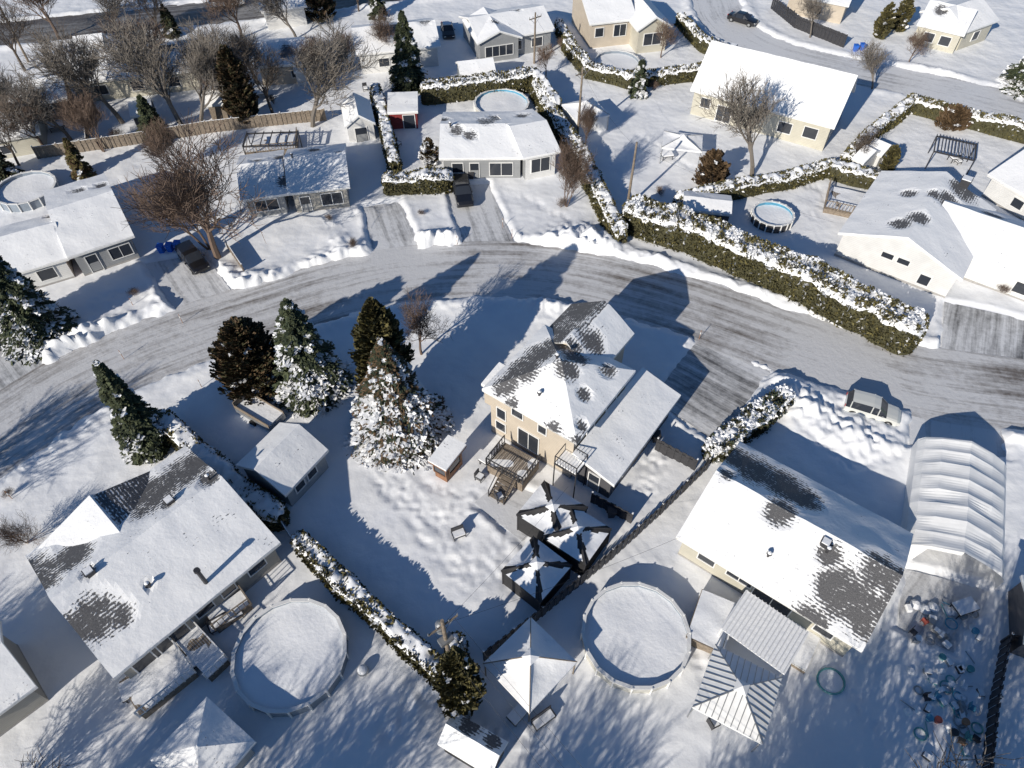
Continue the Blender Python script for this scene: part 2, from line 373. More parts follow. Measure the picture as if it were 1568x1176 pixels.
    if vents or chim:
        g=MB()
        for u,v in vents:
            p=S(u,v,ze+rise*.6); z=rz(p); p.z=z
            g.tube(p-Vector((0,0,.2)),p+Vector((0,0,.55)),.09,.09,8,0); g.tube(p+Vector((0,0,.5)),p+Vector((0,0,.62)),.2,.16,8,0); g.tube(p+Vector((0,0,.62)),p+Vector((0,0,.72)),.16,.06,8,1)
        for u,v,s,h in chim:
            p=S(u,v,ze+rise*.6); z=rz(p)
            g.obox((p.x,p.y,z+h/2-.3),ex,ey,s,s,h+.6,0); g.obox((p.x,p.y,z+h+.04),ex,ey,s+.14,s+.14,.1,0); g.obox((p.x,p.y,z+h+.14),ex,ey,s,s,.1,1)
        g.obj('roof_vents',[dmetal,snow2,brick],parent)
    return parent
# main two-storey house
c0=S(883,680,5.7);ex0=(S(738,597,5.7)-c0).normalized();ey0=Vector((-ex0.y,ex0.x,0));Lm=(S(738,597,5.7)-c0).length
if (S(987,573,5.7)-c0).dot(ey0)<0: ey0=-ey0
mh=house('beige_two_storey_house',0,0,0,ze=5.7,rise=2.3,kind='hip',wall=beige,R=(c0,ex0,ey0,Lm,8.6),
  bare=[(880,548,1.3),(850,528,1.2),(800,560,1.6),(825,540,1.5),(775,580,1.1),(868,575,1.0),(895,600,.6),(893,640,.5),(888,660,.6),(930,562,.7),(845,645,.8),(868,665,.7),(780,605,.7),(750,600,.5),(820,640,.5)],
  wins=[('f',.66,4.7,1.0,1.0),('f',.86,3.4,.8,1.2),('f',.36,4.4,.7,.9),('f',.52,1.9,1.9,2.1),('f',.87,1.7,.9,1.0),('l',.7,4.6,1.5,1.1),('l',.3,4.6,1.0,1.0)],vents=[(852,560),(826,600)])
house('',0,0,0,ze=5.5,rise=2.1,ridge='y',wall=beige,parent=mh,R=(c0+ex0*2.2+ey0*6.5,ex0,ey0,6.2,5.8),bare=[(905,525,1.2),(880,540,.8)],bfn=lambda s,t:(.95 if s>.55 else (.7 if s>.42 and t>.3 else 0)),wins=[('b',.5,4.4,1.8,1.2)])
house('',0,0,0,ze=2.9,rise=.95,kind='shed',wall=dgrey,parent=mh,ridge='y',R=(c0-ex0*3.4+ey0*.2,ex0,ey0,3.75,10.6),bare=[(905,735,.7)],wins=[('l',.25,1.6,1.2,1.0),('l',.6,1.6,1.0,1.0),('f',.5,1.2,.9,2.0,'d')])
house('',0,0,0,ze=4.9,rise=.35,kind='shed',wall=beige,parent=mh,base=2.6,over=.15,R=(c0+ex0*(Lm-.5)+ey0*.9,ex0,ey0,1.3,2.4))
m=MB(); q=c0+ex0*.2-ey0*.2; 
m.obox((q.x,q.y,3.3),ex0,ey0,2.0,1.6,.12,0); m.obox((q.x,q.y,3.42),ex0,ey0,1.8,1.4,.12,1)
for s in (-1,1):
    for t in (-1,1): w_=q+ex0*s*.95+ey0*t*.75; m.tube((w_.x,w_.y,0),(w_.x,w_.y,4.3),.05,.05,6,0)
    w_=q+ex0*s*.95; m.obox((w_.x,w_.y,4.3),ex0,ey0,.06,1.5,.06,0); w_=q+ey0*s*.75; m.obox((w_.x,w_.y,4.3),ex0,ey0,1.9,.06,.06,0)
    for i in range(9): w_=q+ex0*(i/8-.5)*1.9+ey0*s*.75; m.tube((w_.x,w_.y,3.35),(w_.x,w_.y,4.3),.02,.02,4,0)
m.obj('balcony',[dmetal,snow2],mh)
# big bungalow lower left
bl=house('taupe_bungalow',(175,1040),(430,832),(25,862),ze=2.9,rise=2.1,wall=olive,bare=[(150,945,1.6),(120,960,1.1),(180,940,1.0),(262,775,.6),(325,740,.9),(60,885,1.9),(110,850,1.6),(30,870,1.6),(230,755,2.2),(280,720,2),(300,705,1.8),(145,885,.5),(228,897,.3)],
  wins=[('f',.12,1.3,1.6,1.9),('f',.27,1.4,2.4,1.9),('f',.5,1.9,1.2,1.0),('f',.66,1.9,1.0,1.0),('f',.86,1.9,1.3,1.0)],vents=[(228,897),(325,742)],chim=[(148,887,.5,.35),(265,775,.5,.35)],shin=shg)
g=MB(); p=S(310,885,4.1); g.tube(p-Vector((0,0,.9)),p+Vector((0,0,1.0)),.14,.14,10,0); g.tube(p+Vector((0,0,1.0)),p+Vector((0,0,1.2)),.22,.2,10,0); g.obj('chimney_pipe',[dmetal],bl)
a,ex,ey,L,W=rect((175,1040),(430,832),(25,862),2.9)
house('',0,0,0,ze=2.85,rise=1.6,ridge='y',wall=olive,parent=bl,R=(a+ex*.5+ey*(W*.52),ex,ey,9.6,W*.48-.15),bfn=lambda s,t:(.85 if s>.52 else (.9 if (s<.5 and t<.4-.6*s) else 0)))
# right cream bungalow
br=house('cream_bungalow',(1035,823),(1320,998),(1143,683),ze=2.9,rise=2.2,wall=yel,bare=[(1190,790,1.2),(1110,735,.7),(1290,905,1.9),(1330,935,1.8),(1340,880,1.4),(1250,940,1.2),(1370,900,1.4),(1160,720,2),(1200,740,2),(1230,760,1.5),(1265,855,.8),(1130,700,1.5)],
  wins=[('f',.16,1.9,1.2,1.0),('f',.36,2.0,1.8,.8),('f',.56,1.2,2.6,2.0),('f',.85,1.9,1.2,1.0)],vents=[(1178,848),(1262,850)],chim=[(1258,840,.5,.3)])
# left duplex
du=house('grey_brick_bungalow',(105,397),(-50,442),(55,283),ze=2.7,rise=1.5,wall=white,bare=[(75,325,.7),(100,355,.5)],wins=[('f',.25,1.5,1.5,1.2),('f',.6,1.3,1.1,2,'d')],depth=8.5)
house('',(206,362),(104,396),(150,270),ze=3.0,rise=1.5,wall=greyS,gw=brick,parent=du,wins=[('f',.25,1.6,2.0,1.3),('f',.75,1.3,1.0,2.0,'d')],bare=[(120,290,.8),(155,285,.8)])
h5=house('beige_bungalow',(536,287),(440,298),(515,222),ze=3.0,rise=1.6,wall=olive,bare=[(480,228,.8),(520,240,.5)],wins=[('f',.3,1.6,2.2,1.4),('f',.8,1.2,1,2,'d'),('r' ,.4,1.7,1,1)],vents=[(450,250)],thick=.1)
house('',(440,298),(368,308),(424,232),ze=2.8,rise=1.5,wall=greyS,parent=h5,bare=[(430,245,.9),(432,275,.8),(395,250,.7)],wins=[('f',.5,1.6,2.4,1.3)],thick=.1)
h6=house('grey_split_bungalow',(803,243),(672,244),(790,172),ze=3.0,rise=1.3,wall=greyS,bare=[(700,205,.9),(745,190,1.2),(760,180,1.),(680,185,.7),(720,210,.8)],wins=[('f',.25,1.4,2.6,1.6),('f',.6,1.2,1,2,'d'),('f',.82,1.6,1.2,1.2)],vents=[(690,200)])
house('',(859,233),(801,244),(846,163),ze=3.3,rise=1.2,wall=white,gw=greyS,parent=h6,ridge='x',wins=[('f',.5,1.9,2.2,1.7)],bare=[(800,175,.8)])
h9=house('cream_long_house',(1278,197),(1057,138),(1312,110),ze=3.5,rise=4.1,depth=10.,wall=yel,gw=greyS,bare=[(1300,125,1.2),(1290,112,1.0),(1095,82,.6)],wins=[('f',.9,2.2,1.2,1.2),('f',.75,1.4,1.8,2),('f',.12,2.,1.6,1.3),('f',.3,1.8,1.6,1.3),('l',.25,1.8,.9,1.2),('l',.6,1.8,.9,1.2),('l',.5,4.8,1,1.2)],vents=[(1120,82),(1210,96),(1265,106)],chim=[(1120,84,.7,.6),(1210,96,.7,.6),(1268,108,.7,.6)])
h10=house('white_bungalow',(1283,358),(1473,430),(1375,272),ze=3.0,rise=2.2,ridge='y',wall=white,bare=[(1400,345,1.1),(1375,350,1.),(1475,295,1.7),(1450,315,1.4),(1425,310,.8),(1470,275,1.3),(1390,300,.8)],wins=[('f',.42,2.4,1.1,.6),('f',.56,2.4,1.1,.6),('f',.78,1.3,1,1.1)],chim=[(1475,285,.9,.7)])
a,ex,ey,L,W=rect((1283,358),(1473,430),(1375,272),3.0)
house('',0,0,0,ze=3.0,rise=1.9,ridge='x',wall=white,parent=h10,R=(a+ex*(L*.6)+ey*(W*.3),ex,ey,L*.4+8,9.),bare=[(1520,330,1.2),(1440,350,.7)],wins=[('f',.8,1.5,1.5,1.2)])
h7=house('grey_bungalow',(850,46),(733,66),(843,6),ze=3.0,rise=1.5,wall=greyS,bare=[(790,22,.7)],wins=[('f',.2,1.6,1.6,1.2),('f',.5,1.6,1.6,1.2),('f',.85,1.4,3.4,1.7)],depth=9)
house('',(800,58),(731,68),(790,15),ze=3.1,rise=1.3,ridge='y',wall=greyS,parent=h7,wins=[('f',.5,1.6,4.,1.4)],bare=[(760,40,.6)],depth=8)
h8=house('beige_gabled_house',(976,30),(903,38),(965,-20),ze=3.8,rise=2.2,wall=beige,wins=[('f',.3,2.4,1.8,1.6),('f',.8,2.4,1.2,1.2)],depth=10)
house('',(1030,42),(976,48),(1020,5),ze=3.6,rise=1.6,ridge='y',wall=yel,parent=h8,wins=[('f',.5,2.1,2.6,1.6)],depth=9)
house('cream_cottage',(1477,55),(1404,38),(1500,5),ze=3.,rise=1.8,wall=yel,bare=[(1440,20,1)],wins=[('f',.3,1.6,1.4,1.2),('f',.7,1.6,1.4,1.2)],depth=9)
house('white_gabled_cottage',(1530,32),(1480,50),(1560,5),ze=3.,rise=1.8,ridge='x',wall=yel,wins=[('f',.5,1.6,1.4,1.2)],depth=8)
house('white_cottage',(1512,268),(1620,330),(1572,200),ze=2.8,rise=1.8,wall=white,wins=[('f',.5,1.5,1.2,1.)],ridge='x')
h13=house('cream_bungalow',(302,108),(104,130),(290,62),ze=2.9,rise=1.6,wall=yel,bare=[(190,90,1.6),(260,78,1.4),(140,100,1.2),(230,95,1.)],wins=[('f',.2,1.6,1.5,1.2),('f',.5,1.6,1.5,1.2),('f',.8,1.6,1.5,1.2)])
house('beige_cottage',(480,98),(390,104),(470,70),ze=2.8,rise=1.5,wall=beige,wins=[('f',.3,1.5,1.4,1.1)],depth=8,bare=[(440,80,1.3)])
house('white_long_bungalow',(675,72),(545,85),(665,30),ze=3.,rise=1.6,wall=white,bare=[(600,50,1.4),(650,40,1)],wins=[('f',.3,1.5,1.4,1.1),('f',.7,1.5,1.4,1.1)],depth=9)
house('brown_cottage',(104,152),(14,168),(95,125),ze=2.6,rise=1.4,wall=brick,wins=[('f',.4,1.5,1.2,1.)],depth=7)
house('cream_garage',(62,205),(-30,222),(55,180),ze=2.6,rise=1.4,wall=yel,bare=[(20,195,.8)],depth=7,wins=[('f',.7,1.3,1.2,1.)])
house('white_flat_house',(1300,10),(1205,-8),(1310,-30),ze=3.,rise=1.4,wall=beige,wins=[('f',.5,1.6,2,1.2)],depth=9)
house('grey_cottage',(470,10),(400,20),(465,-10),ze=2.9,rise=1.5,wall=white,depth=8)
house('neighbour_house',(57,1052),(0,950),(-80,1120),ze=2.9,rise=1.8,ridge='y',wall=olive)
house('garden_shed',(392,1136),(318,1068),(300,1176),ze=2.3,rise=.9,wall=bluegrey,depth=4.2,kind='hip')
# sheds
house('garden_shed',(437,760),(503,690),(379,697),ze=2.4,rise=1.5,kind='gable',wall=bluegrey,over=.3,wins=[('f',.3,1.5,.9,.8),('f',.62,1.5,.9,.8)])
house('garden_shed',(575,190),(528,196),(570,155),ze=2.3,rise=1.3,ridge='y',wall=white,over=.25,wins=[('f',.5,1.0,1.4,1.9,'d')])
house('garden_shed',(640,172),(593,174),(637,146),ze=2.4,rise=.4,kind='shed',wall=redw,over=.2,wins=[('f',.3,1.1,1.4,1.8)])
house('garden_shed',(1350,240),(1325,228),(1365,225),ze=2.,rise=.8,wall=white,over=.2)
house('garden_shed',(1322,252),(1304,243),(1350,228),ze=2.,rise=.9,wall=white,over=.15,depth=4)
house('garden_shed',(670,1140),(752,1190),(702,1092),ze=2.2,rise=.8,wall=blackf,over=.2,bare=[(720,1110,.8),(755,1135,.6)])
house('garden_shed',(1120,330),(1045,322),(1110,300),ze=1.9,rise=.5,wall=dgrey,over=.15,depth=3.4)
house('garden_shed',(470,110),(450,112),(468,98),ze=2.,rise=.8,wall=white,over=.15,depth=3)
house('garden_shed',(760,112),(705,118),(752,92),ze=2.3,rise=1.,wall=bluegrey,over=.2,depth=4)
house('garden_shed',(160,72),(115,78),(155,60),ze=2.2,rise=1.,wall=beige,over=.2,depth=4)
house('garden_shed',(1568,985),(1640,1010),(1575,930),ze=2.3,rise=.8,wall=dgrey,over=.2,depth=5)
house('garden_shed',(345,160),(315,163),(342,145),ze=2.2,rise=1.,wall=wood2,over=.2,depth=3.5)
house('garden_shed',(235,175),(200,180),(230,160),ze=2.2,rise=1.,wall=dgrey,over=.2,depth=3.5)
house('hot_tub_shelter',(683,722),(655,706),(724,690),ze=2.35,rise=.2,kind='shed',ridge='x',wall=wood,over=.3,trm=wood,wins=[('f',.5,1.45,1.1,1.0),('l',.5,1.45,1.4,1.0)])
# ---------------------------------------------------------------- foliage
def quads(P,D,U,l,w):
    n=len(P); a=P-D*l[:,None]*.5; b=P+D*l[:,None]*.5; uw=U*w[:,None]*.5
    V=np.stack([a-uw*.6,a+uw*.6,b+uw,b-uw],1).reshape(-1,3); return V,np.arange(4*n).reshape(n,4)
def unit(a): return a/np.maximum(1e-6,np.linalg.norm(a,axis=1,keepdims=True))
def conifer_mesh(seed,h,R,nb,per,green,snowy,shape,sz):
    g=np.random.default_rng(seed)
    t=g.random(nb)**(1.25 if shape=='cone' else 1.0); ang=g.random(nb)*2*np.pi
    if shape=='cone': pr=(1-t)**.85*(.55+.45*np.minimum(1,t/.06+.4))+.03
    elif shape=='col': pr=np.minimum(1,(1-t)*2.2)**.7*np.minimum(1,.75+t*1.5)
    else: pr=np.sqrt(np.clip(1-(t*1.15-.2)**2,0.03,1))*np.where(t>.6,1-(t-.6)*1.2,1)
    pr=pr*(.64+.5*vn(ang*2.2+seed,t*9,1.,31)+.3*(g.random(nb)-.4)); r=R*pr
    B=np.repeat(np.arange(nb),per); s=np.sqrt(g.random(nb*per)*.93+.07); n=len(B)
    a=ang[B]; rr=r[B]*s
    droop=(.35 if shape=='cone' else -.25)
    z=h*(.04+.94*t[B])-droop*rr*s+ (g.random(n)-.5)*.25*sz
    lat=(g.random(n)-.5)*(1-s*.5)*r[B]*.5
    P=np.stack([np.cos(a)*rr-np.sin(a)*lat,np.sin(a)*rr+np.cos(a)*lat,np.maximum(.1,z)],1)
    ya=a+(g.random(n)-.5)*1.6
    D=unit(np.stack([np.cos(ya),np.sin(ya),(-.35 if shape=='cone' else .9)+(g.random(n)-.5)*.9],1))
    U=unit(np.cross(D,np.stack([g.normal(size=n)*.5,g.normal(size=n)*.5,np.ones(n)],1)))
    mi=(g.random(n)<.5).astype(int)
    bs=g.random(nb)<snowy*np.clip(1.35-t*1.3,0.08,1)*1.15
    sn=bs[B]&(g.random(n)<.58*(.3+.9*(s>.5)))
    mi=np.where(sn,2,mi); P[sn,2]+=.1*sz; D[sn,2]*=.3
    V,Fc=quads(P,D,U,sz*(.30+.26*g.random(n))*np.where(sn,.9,1),sz*(.11+.10*g.random(n))*np.where(sn,1.5,1))
    return np_mesh('foliage',V,Fc,mi,[lf[green[0]],lf[green[1]],snow2])
_n=[0]
def conifer(name,base,top,R,green=(0,1),snowy=.3,shape='cone',dens=1.,sz=1.):
    _n[0]+=1; h=HG(base,top); p=S(*base); e=empty(name,(p.x,p.y,0)); nb=int(320*dens*max(.6,h/9)); 
    link('foliage',conifer_mesh(_n[0],h,R,nb,38,green,snowy,shape,sz),e)
    m=MB(); 
    for k in range(4): m.tube(p+Vector((0,0,h*.23*k)),p+Vector((0,0,h*.23*(k+1))),.2*(1-k*.23)*h/9,.2*(.77-k*.23)*h/9+.01,7)
    m.obj('trunk',[bark],e); return e
conifer('spruce_tree',(232,682),(184,553),2.1,(0,1),.2,'cone',1.3)
conifer('cedar_tree',(400,596),(384,494),2.6,(4,3),.05,'round',1.9)
conifer('spruce_tree',(482,596),(458,458),3.7,(0,1),.5,'cone',2.)
conifer('cedar_tree',(604,635),(592,458),2.1,(4,2),.02,'col',1.8)
conifer('snowy_spruce_tree',(612,662),(604,520),4.2,(0,3),.7,'cone',2.4)
conifer('spruce_tree',(62,515),(2,362),3.4,(0,1),.3,'cone',1.8)
conifer('spruce_tree',(628,136),(612,16),2.8,(0,1),.14,'cone',1.2,1.2)
conifer('spruce_tree',(1572,135),(1560,35),3.8,(1,0),.4,'cone',1.4,1.2)
conifer('spruce_tree',(242,215),(222,146),2.2,(0,1),.1,'cone',.9,1.2)
conifer('cedar_tree',(378,190),(360,70),1.9,(3,4),.02,'col',1.3,1.2)
conifer('cedar_tree',(130,272),(122,212),1.4,(2,3),.1,'cone',.7)
conifer('small_spruce',(976,148),(974,88),1.4,(0,1),.3,'cone',.7)
conifer('cedar_tree',(710,1082),(704,1000),1.25,(2,4),.12,'col',1.3,.8)
conifer('cedar_shrub',(1356,262),(1358,225),.9,(2,4),.1,'col',.5)
conifer('cedar_shrub',(660,252),(655,215),1.1,(4,3),.7,'round',.5)
conifer('cedar_tree',(490,30),(488,-15),2.6,(3,4),.1,'round',.8,1.3)
conifer('cedar_tree',(1345,60),(1352,5),1.2,(2,4),.1,'col',.7)
conifer('cedar_tree',(1372,50),(1378,-5),1.2,(2,4),.1,'col',.7)
conifer('spruce_tree',(580,28),(575,-30),1.8,(0,1),.2,'cone',.7)
conifer('brown_shrub',(1085,285),(1080,232),1.9,(3,3),.02,'round',.8)
conifer('brown_shrub',(1455,198),(1452,165),2.0,(3,3),.1,'round',.6)
conifer('cedar_tree',(0,150),(-8,100),1.8,(0,4),.1,'cone',.7,1.2)
conifer('spruce_tree',(12,275),(2,205),1.8,(0,4),.15,'cone',.8,1.2)
conifer('cedar_tree',(265,55),(262,5),1.5,(0,4),.1,'cone',.7,1.2)
def hedge(name,pts,w,h,cover=.6,green=(2,4),dens=55,snp=.12):
    P=[S(*p) for p in pts]; o=P[0]; g=np.random.default_rng(len(pts)*7+int(pts[0][0]))
    seg=[(P[i+1]-P[i]).length for i in range(len(P)-1)]; cum=np.concatenate([[0],np.cumsum(seg)]); Lt=cum[-1]
    xs=np.array([p.x for p in P]); ys=np.array([p.y for p in P])
    def at(s):
        sc=np.clip(s,0,Lt); x=np.interp(sc,cum,xs);y=np.interp(sc,cum,ys); d=.8
        dx=np.interp(np.clip(sc+d,0,Lt),cum,xs)-np.interp(np.clip(sc-d,0,Lt),cum,xs); dy=np.interp(np.clip(sc+d,0,Lt),cum,ys)-np.interp(np.clip(sc-d,0,Lt),cum,ys)
        q=np.hypot(dx,dy)+1e-6; dx/=q;dy/=q; ov=s-sc
        return x+dx*ov,y+dy*ov,-dy,dx,np.sqrt(np.clip(1-(ov/(w/2+.01))**2,0.02,1))
    def surf(s,phi,k):
        x,y,nx_,ny_,sh=at(s); wv=(.82+.36*vn(x,y,1.6,41)); hv=h*(.86+.24*vn(x,y,2.2,42))
        c=np.cos(phi); sn=np.sin(phi)
        off=w/2*wv*sh*np.sign(c)*np.abs(c)**.45*k; z=hv*np.abs(sn)**.4*k*(.6+.4*sh)
        return x+nx_*off,y+ny_*off,z,nx_*c,ny_*c
    n=int(Lt*(2*h+w)*dens); s=g.random(n)*(Lt+w)-w/2; phi=np.arccos(1-2*g.random(n)); phi=np.where(g.random(n)<.5,phi,g.random(n)*np.pi)
    x,y,z,ax_,ay_=surf(s,phi,.86+.2*g.random(n))
    up=g.random(n)<.45; z=np.where((np.abs(np.cos(phi))>.6)|up,z*np.where(np.abs(np.cos(phi))>.5,g.random(n)**.7,1),z)
    Pp=np.stack([x-o.x,y-o.y,z],1); D=unit(np.stack([ax_+g.normal(size=n)*.5,ay_+g.normal(size=n)*.5,.5+g.random(n)*.8],1))
    U=unit(np.cross(D,g.normal(size=(n,3))))
    top=z>h*.72; sn=(g.random(n)<np.where(top,snp*2.4,snp*.3)*(.2+1.6*(vn(x,y,.6,43)>.55)))
    mi=np.where(sn,2,(g.random(n)<.5).astype(int)); D[sn,2]*=.3
    V,Fc=quads(Pp,D,U,.2+.18*g.random(n),np.where(sn,.2,.11)+.1*g.random(n))
    e=empty(name,o); link('leaves',np_mesh('leaves',V,Fc,mi,[lf[green[0]],lf[green[1]],snow2]),e)
    ns=max(4,int((Lt+w)/.3)); np_=13; ss=np.linspace(-w/2*.97,Lt+w/2*.97,ns); ph=np.linspace(0,np.pi,np_)
    A,Bp=np.meshgrid(ss,ph,indexing='ij'); x,y,z,_,_=surf(A.ravel(),Bp.ravel(),.84)
    ii=np.arange(ns*np_).reshape(ns,np_); f=np.stack([ii[:-1,:-1],ii[:-1,1:],ii[1:,1:],ii[1:,:-1]],-1).reshape(-1,4)
    link('inner_branches',np_mesh('inner',np.stack([x-o.x,y-o.y,z],1),f,None,[lf[4]],True),e)
    ns=max(6,int((Lt+w)/.14)); np_=13; ss=np.linspace(-w/2*.9,Lt+w/2*.9,ns); ph=np.linspace(.28*np.pi,.72*np.pi,np_)
    A,Bp=np.meshgrid(ss,ph,indexing='ij'); A=A.ravel();Bp=Bp.ravel(); x,y,z,_,_=surf(A,Bp,1.0)
    z=z+(cover-.62)*.5+.46*(vn(x,y,.6,44)-.5)+.34*(vn(x,y,.28,45)-.5)-.5*(np.abs(Bp-np.pi/2)/(.22*np.pi))**4*.35
    ii=np.arange(ns*np_).reshape(ns,np_); f=np.stack([ii[:-1,:-1],ii[:-1,1:],ii[1:,1:],ii[1:,:-1]],-1).reshape(-1,4)
    link('snow_cap',np_mesh('snow_cap',np.stack([x-o.x,y-o.y,z],1),f,None,[snow2],True),e)
hedge('cedar_hedge',[(972,352),(1050,378),(1150,420),(1260,470),(1372,525)],3.3,3.7,.08,(2,4),62,.27)
hedge('cedar_hedge',[(822,150),(848,195),(885,250),(915,310),(945,372)],2.0,2.3,.7,(2,4),40)
hedge('cedar_hedge',[(578,155),(590,200),(605,262)],1.6,2.3,.9,(4,2),40)
hedge('cedar_hedge',[(602,296),(682,290)],2.2,2.5,.55,(2,4),55)
hedge('cedar_hedge',[(655,160),(735,150),(812,140)],1.6,3.,.35,(2,4),35)
hedge('cedar_hedge',[(815,135),(850,180)],1.6,2.6,.8,(4,2),35)
hedge('cedar_hedge',[(1040,320),(1130,300),(1210,285),(1262,268),(1300,280),(1385,300)],1.7,1.9,.7,(2,4),40)
hedge('cedar_hedge',[(1292,255),(1330,215),(1388,172)],1.6,2.,.8,(4,2),35)
hedge('cedar_hedge',[(1388,172),(1480,195),(1600,228)],1.5,2.4,.35,(2,4),35)
hedge('cedar_hedge',[(468,842),(520,895),(580,950),(640,1005),(702,1062)],1.5,1.9,.62,(2,4),55)
hedge('cedar_hedge',[(262,660),(310,705),(360,750),(425,800)],1.9,2.1,.9,(4,2),45)
hedge('cedar_hedge',[(1092,698),(1140,662),(1192,622)],2.1,2.0,.3,(4,0),60,.3)
hedge('cedar_hedge',[(868,80),(900,120),(960,135),(1070,122),(1105,95)],1.6,2.2,.5,(2,4),30)
hedge('cedar_hedge',[(855,50),(885,100)],1.4,2.,.8,(4,2),30)
hedge('cedar_hedge',[(1040,40),(1075,80),(1130,100)],1.4,2.,.7,(4,2),30)
hedge('cedar_hedge',[(700,995),(706,1060)],1.3,2.2,.4,(2,4),50)
# bare trees
def bare_mesh(seed,lv=5,up=.75,multi=1):
    rg=random.Random(seed); m=MB()
    def grow(p,d,l,r,k):
        n=3 if k<3 else 2; q=p; pts=[(p,r)]
        for i in range(n):
            d=(d+Vector((rg.gauss(0,.13),rg.gauss(0,.13),rg.gauss(.05,.08)))).normalized(); q=q+d*l/n; rr=r*(1-.45*(i+1)/n)
            m.tube(pts[-1][0],q,pts[-1][1],rr,6 if k<2 else (4 if k<3 else 3),0,False); pts.append((q,rr))
        if k>=lv: return
        nc=rg.choice([3,4,4,5]) if k else rg.choice([5,6,7])
        for c in range(nc):
            t=.25+.75*(c+rg.random()*.6)/nc if k else .5+.5*(c+.5)/nc
            t=min(t,1); f=t*n; i=min(int(f),n-1); a=pts[i][0].lerp(pts[i+1][0],f-i); ra=pts[i][1]+(pts[i+1][1]-pts[i][1])*(f-i)
            ax_=d.orthogonal().normalized(); ax_.rotate(Matrix.Rotation(c*2.4+rg.random()*1.2,3,d)); an=rg.uniform(.4,.9) if k else rg.uniform(.3,.75)
            dd=(d*math.cos(an)+ax_*math.sin(an)); dd=(dd+Vector((0,0,up*.25))).normalized()
            grow(a,dd,l*rg.uniform(.58,.8),max(.0014,min(ra*.8,ra*rg.uniform(.45,.65))),k+1)
    for q in range(multi):
        d=Vector((rg.gauss(0,.25),rg.gauss(0,.25),1)).normalized() if multi>1 else Vector((rg.gauss(0,.04),rg.gauss(0,.04),1)).normalized()
        grow(Vector((0,0,-.02)),d,.30 if multi==1 else .34,.0165 if multi==1 else .009,0)
    zmax=max(v[2] for v in m.v); s=1/zmax; m.v=[(a*s,b*s,c*s) for a,b,c in m.v]
    return m
def bm(seed,mat,**k):
    m=bare_mesh(seed,**k); me=bpy.data.meshes.new('branches'); me.from_pydata(m.v,[],m.f); me.materials.append(mat); return me
BT=[bm(1,bark),bm(2,barkb,up=.9),bm(3,barkg),bm(4,barkb,multi=5,lv=4),bm(9,barkb,lv=5,up=1.4,multi=3)]
def bare(name,base,h,k,w=1.,rot=None,world=None):
    p=Vector((world[0],world[1],0)) if world else S(*base)
    ob=link(name,BT[k],None,(p.x,p.y,0)); ob.scale=(h*w,h*w,h); ob.rotation_euler=(0,0,R_()*6.28 if rot is None else rot)
for b,t,k,w in [((335,398),(262,195),1,1.1),((325,385),(300,240),4,1.2),((478,195),(440,30),2,1.1),((285,205),(215,35),2,1.1),((150,175),(90,30),0,1.),((646,545),(650,452),1,.8),((1152,272),(1178,120),2,1.),((866,318),(872,192),4,.7),((1335,140),(1350,66),2,1.),
  ((1012,90),(1010,28),1,.9),((330,150),(320,20),0,1.),((70,235),(60,130),1,1.),((395,130),(400,20),2,1.),((535,110),(530,40),1,1.),((30,255),(20,150),0,.9),((455,60),(450,-40),2,1.),((250,60),(240,-40),0,1.),((90,60),(80,-60),1,1.),((180,60),(170,-40),2,1.),((550,20),(550,-50),0,1.),((1240,60),(1250,-10),2,.9),((835,120),(830,60),1,.8),((895,230),(890,150),4,.6),((1390,100),(1385,40),1,.8),((1305,255),(1300,190),0,.9),((350,170),(340,60),1,.9),((590,100),(590,10),1,.8),((310,200),(300,50),2,1.1),((190,190),(180,40),2,1.1),((420,180),(415,50),0,1.),
  ((240,140),(232,10),1,1.1),((110,215),(100,90),2,1.),((40,110),(30,-10),0,1.1),((370,60),(365,-50),1,1.1),((160,235),(155,130),4,1.),((500,130),(498,40),4,1.),((5,210),(-5,100),2,1.),((265,260),(255,170),4,.9)]:
    bare('bare_tree',b,HG(b,t),k,w)
for u,v,h in [(42,832,3.4),(540,382,1.4),(858,320,1.6),(560,108,2),(655,248,1.5),(1500,395,1.2),(1530,450,1.5),(1555,435,1.6),(300,345,1.8),(210,455,1.2),(505,340,1.),(645,330,.9),(20,760,1.),(1010,300,1.4),(180,215,1.8),(90,180,2),(420,160,1.6),(740,95,1.5),(860,75,1.8),(1000,140,1.5),(1395,70,1.6)]: bare('bare_shrub',(u,v),h,3,1.1)
for x,y,h,k,w in [(-27,5,9.5,1,1.),(-33,3,8,2,1.),(-24,-6,14,0,1.1),(-13,-8,14,2,1.1),(-40,8,12,0,1.),(6,-10,15,1,1.1),(14,-5,13,2,1.1),(23,-3,14,0,1.1),(-3,-14,14,0,1.),(-50,25,12,2,1.),(-46,2,13,1,1.),(-19,-3,13,1,1.1),(9,-3,13,0,1.),(18,-8,15,2,1.),(13,-1,14,1,1.1),(19,0,13,2,1.1),(-30,-2,14,2,1.),(2,-6,14,2,1.)]: bare('bare_tree',None,h,k,w,world=(x,y))
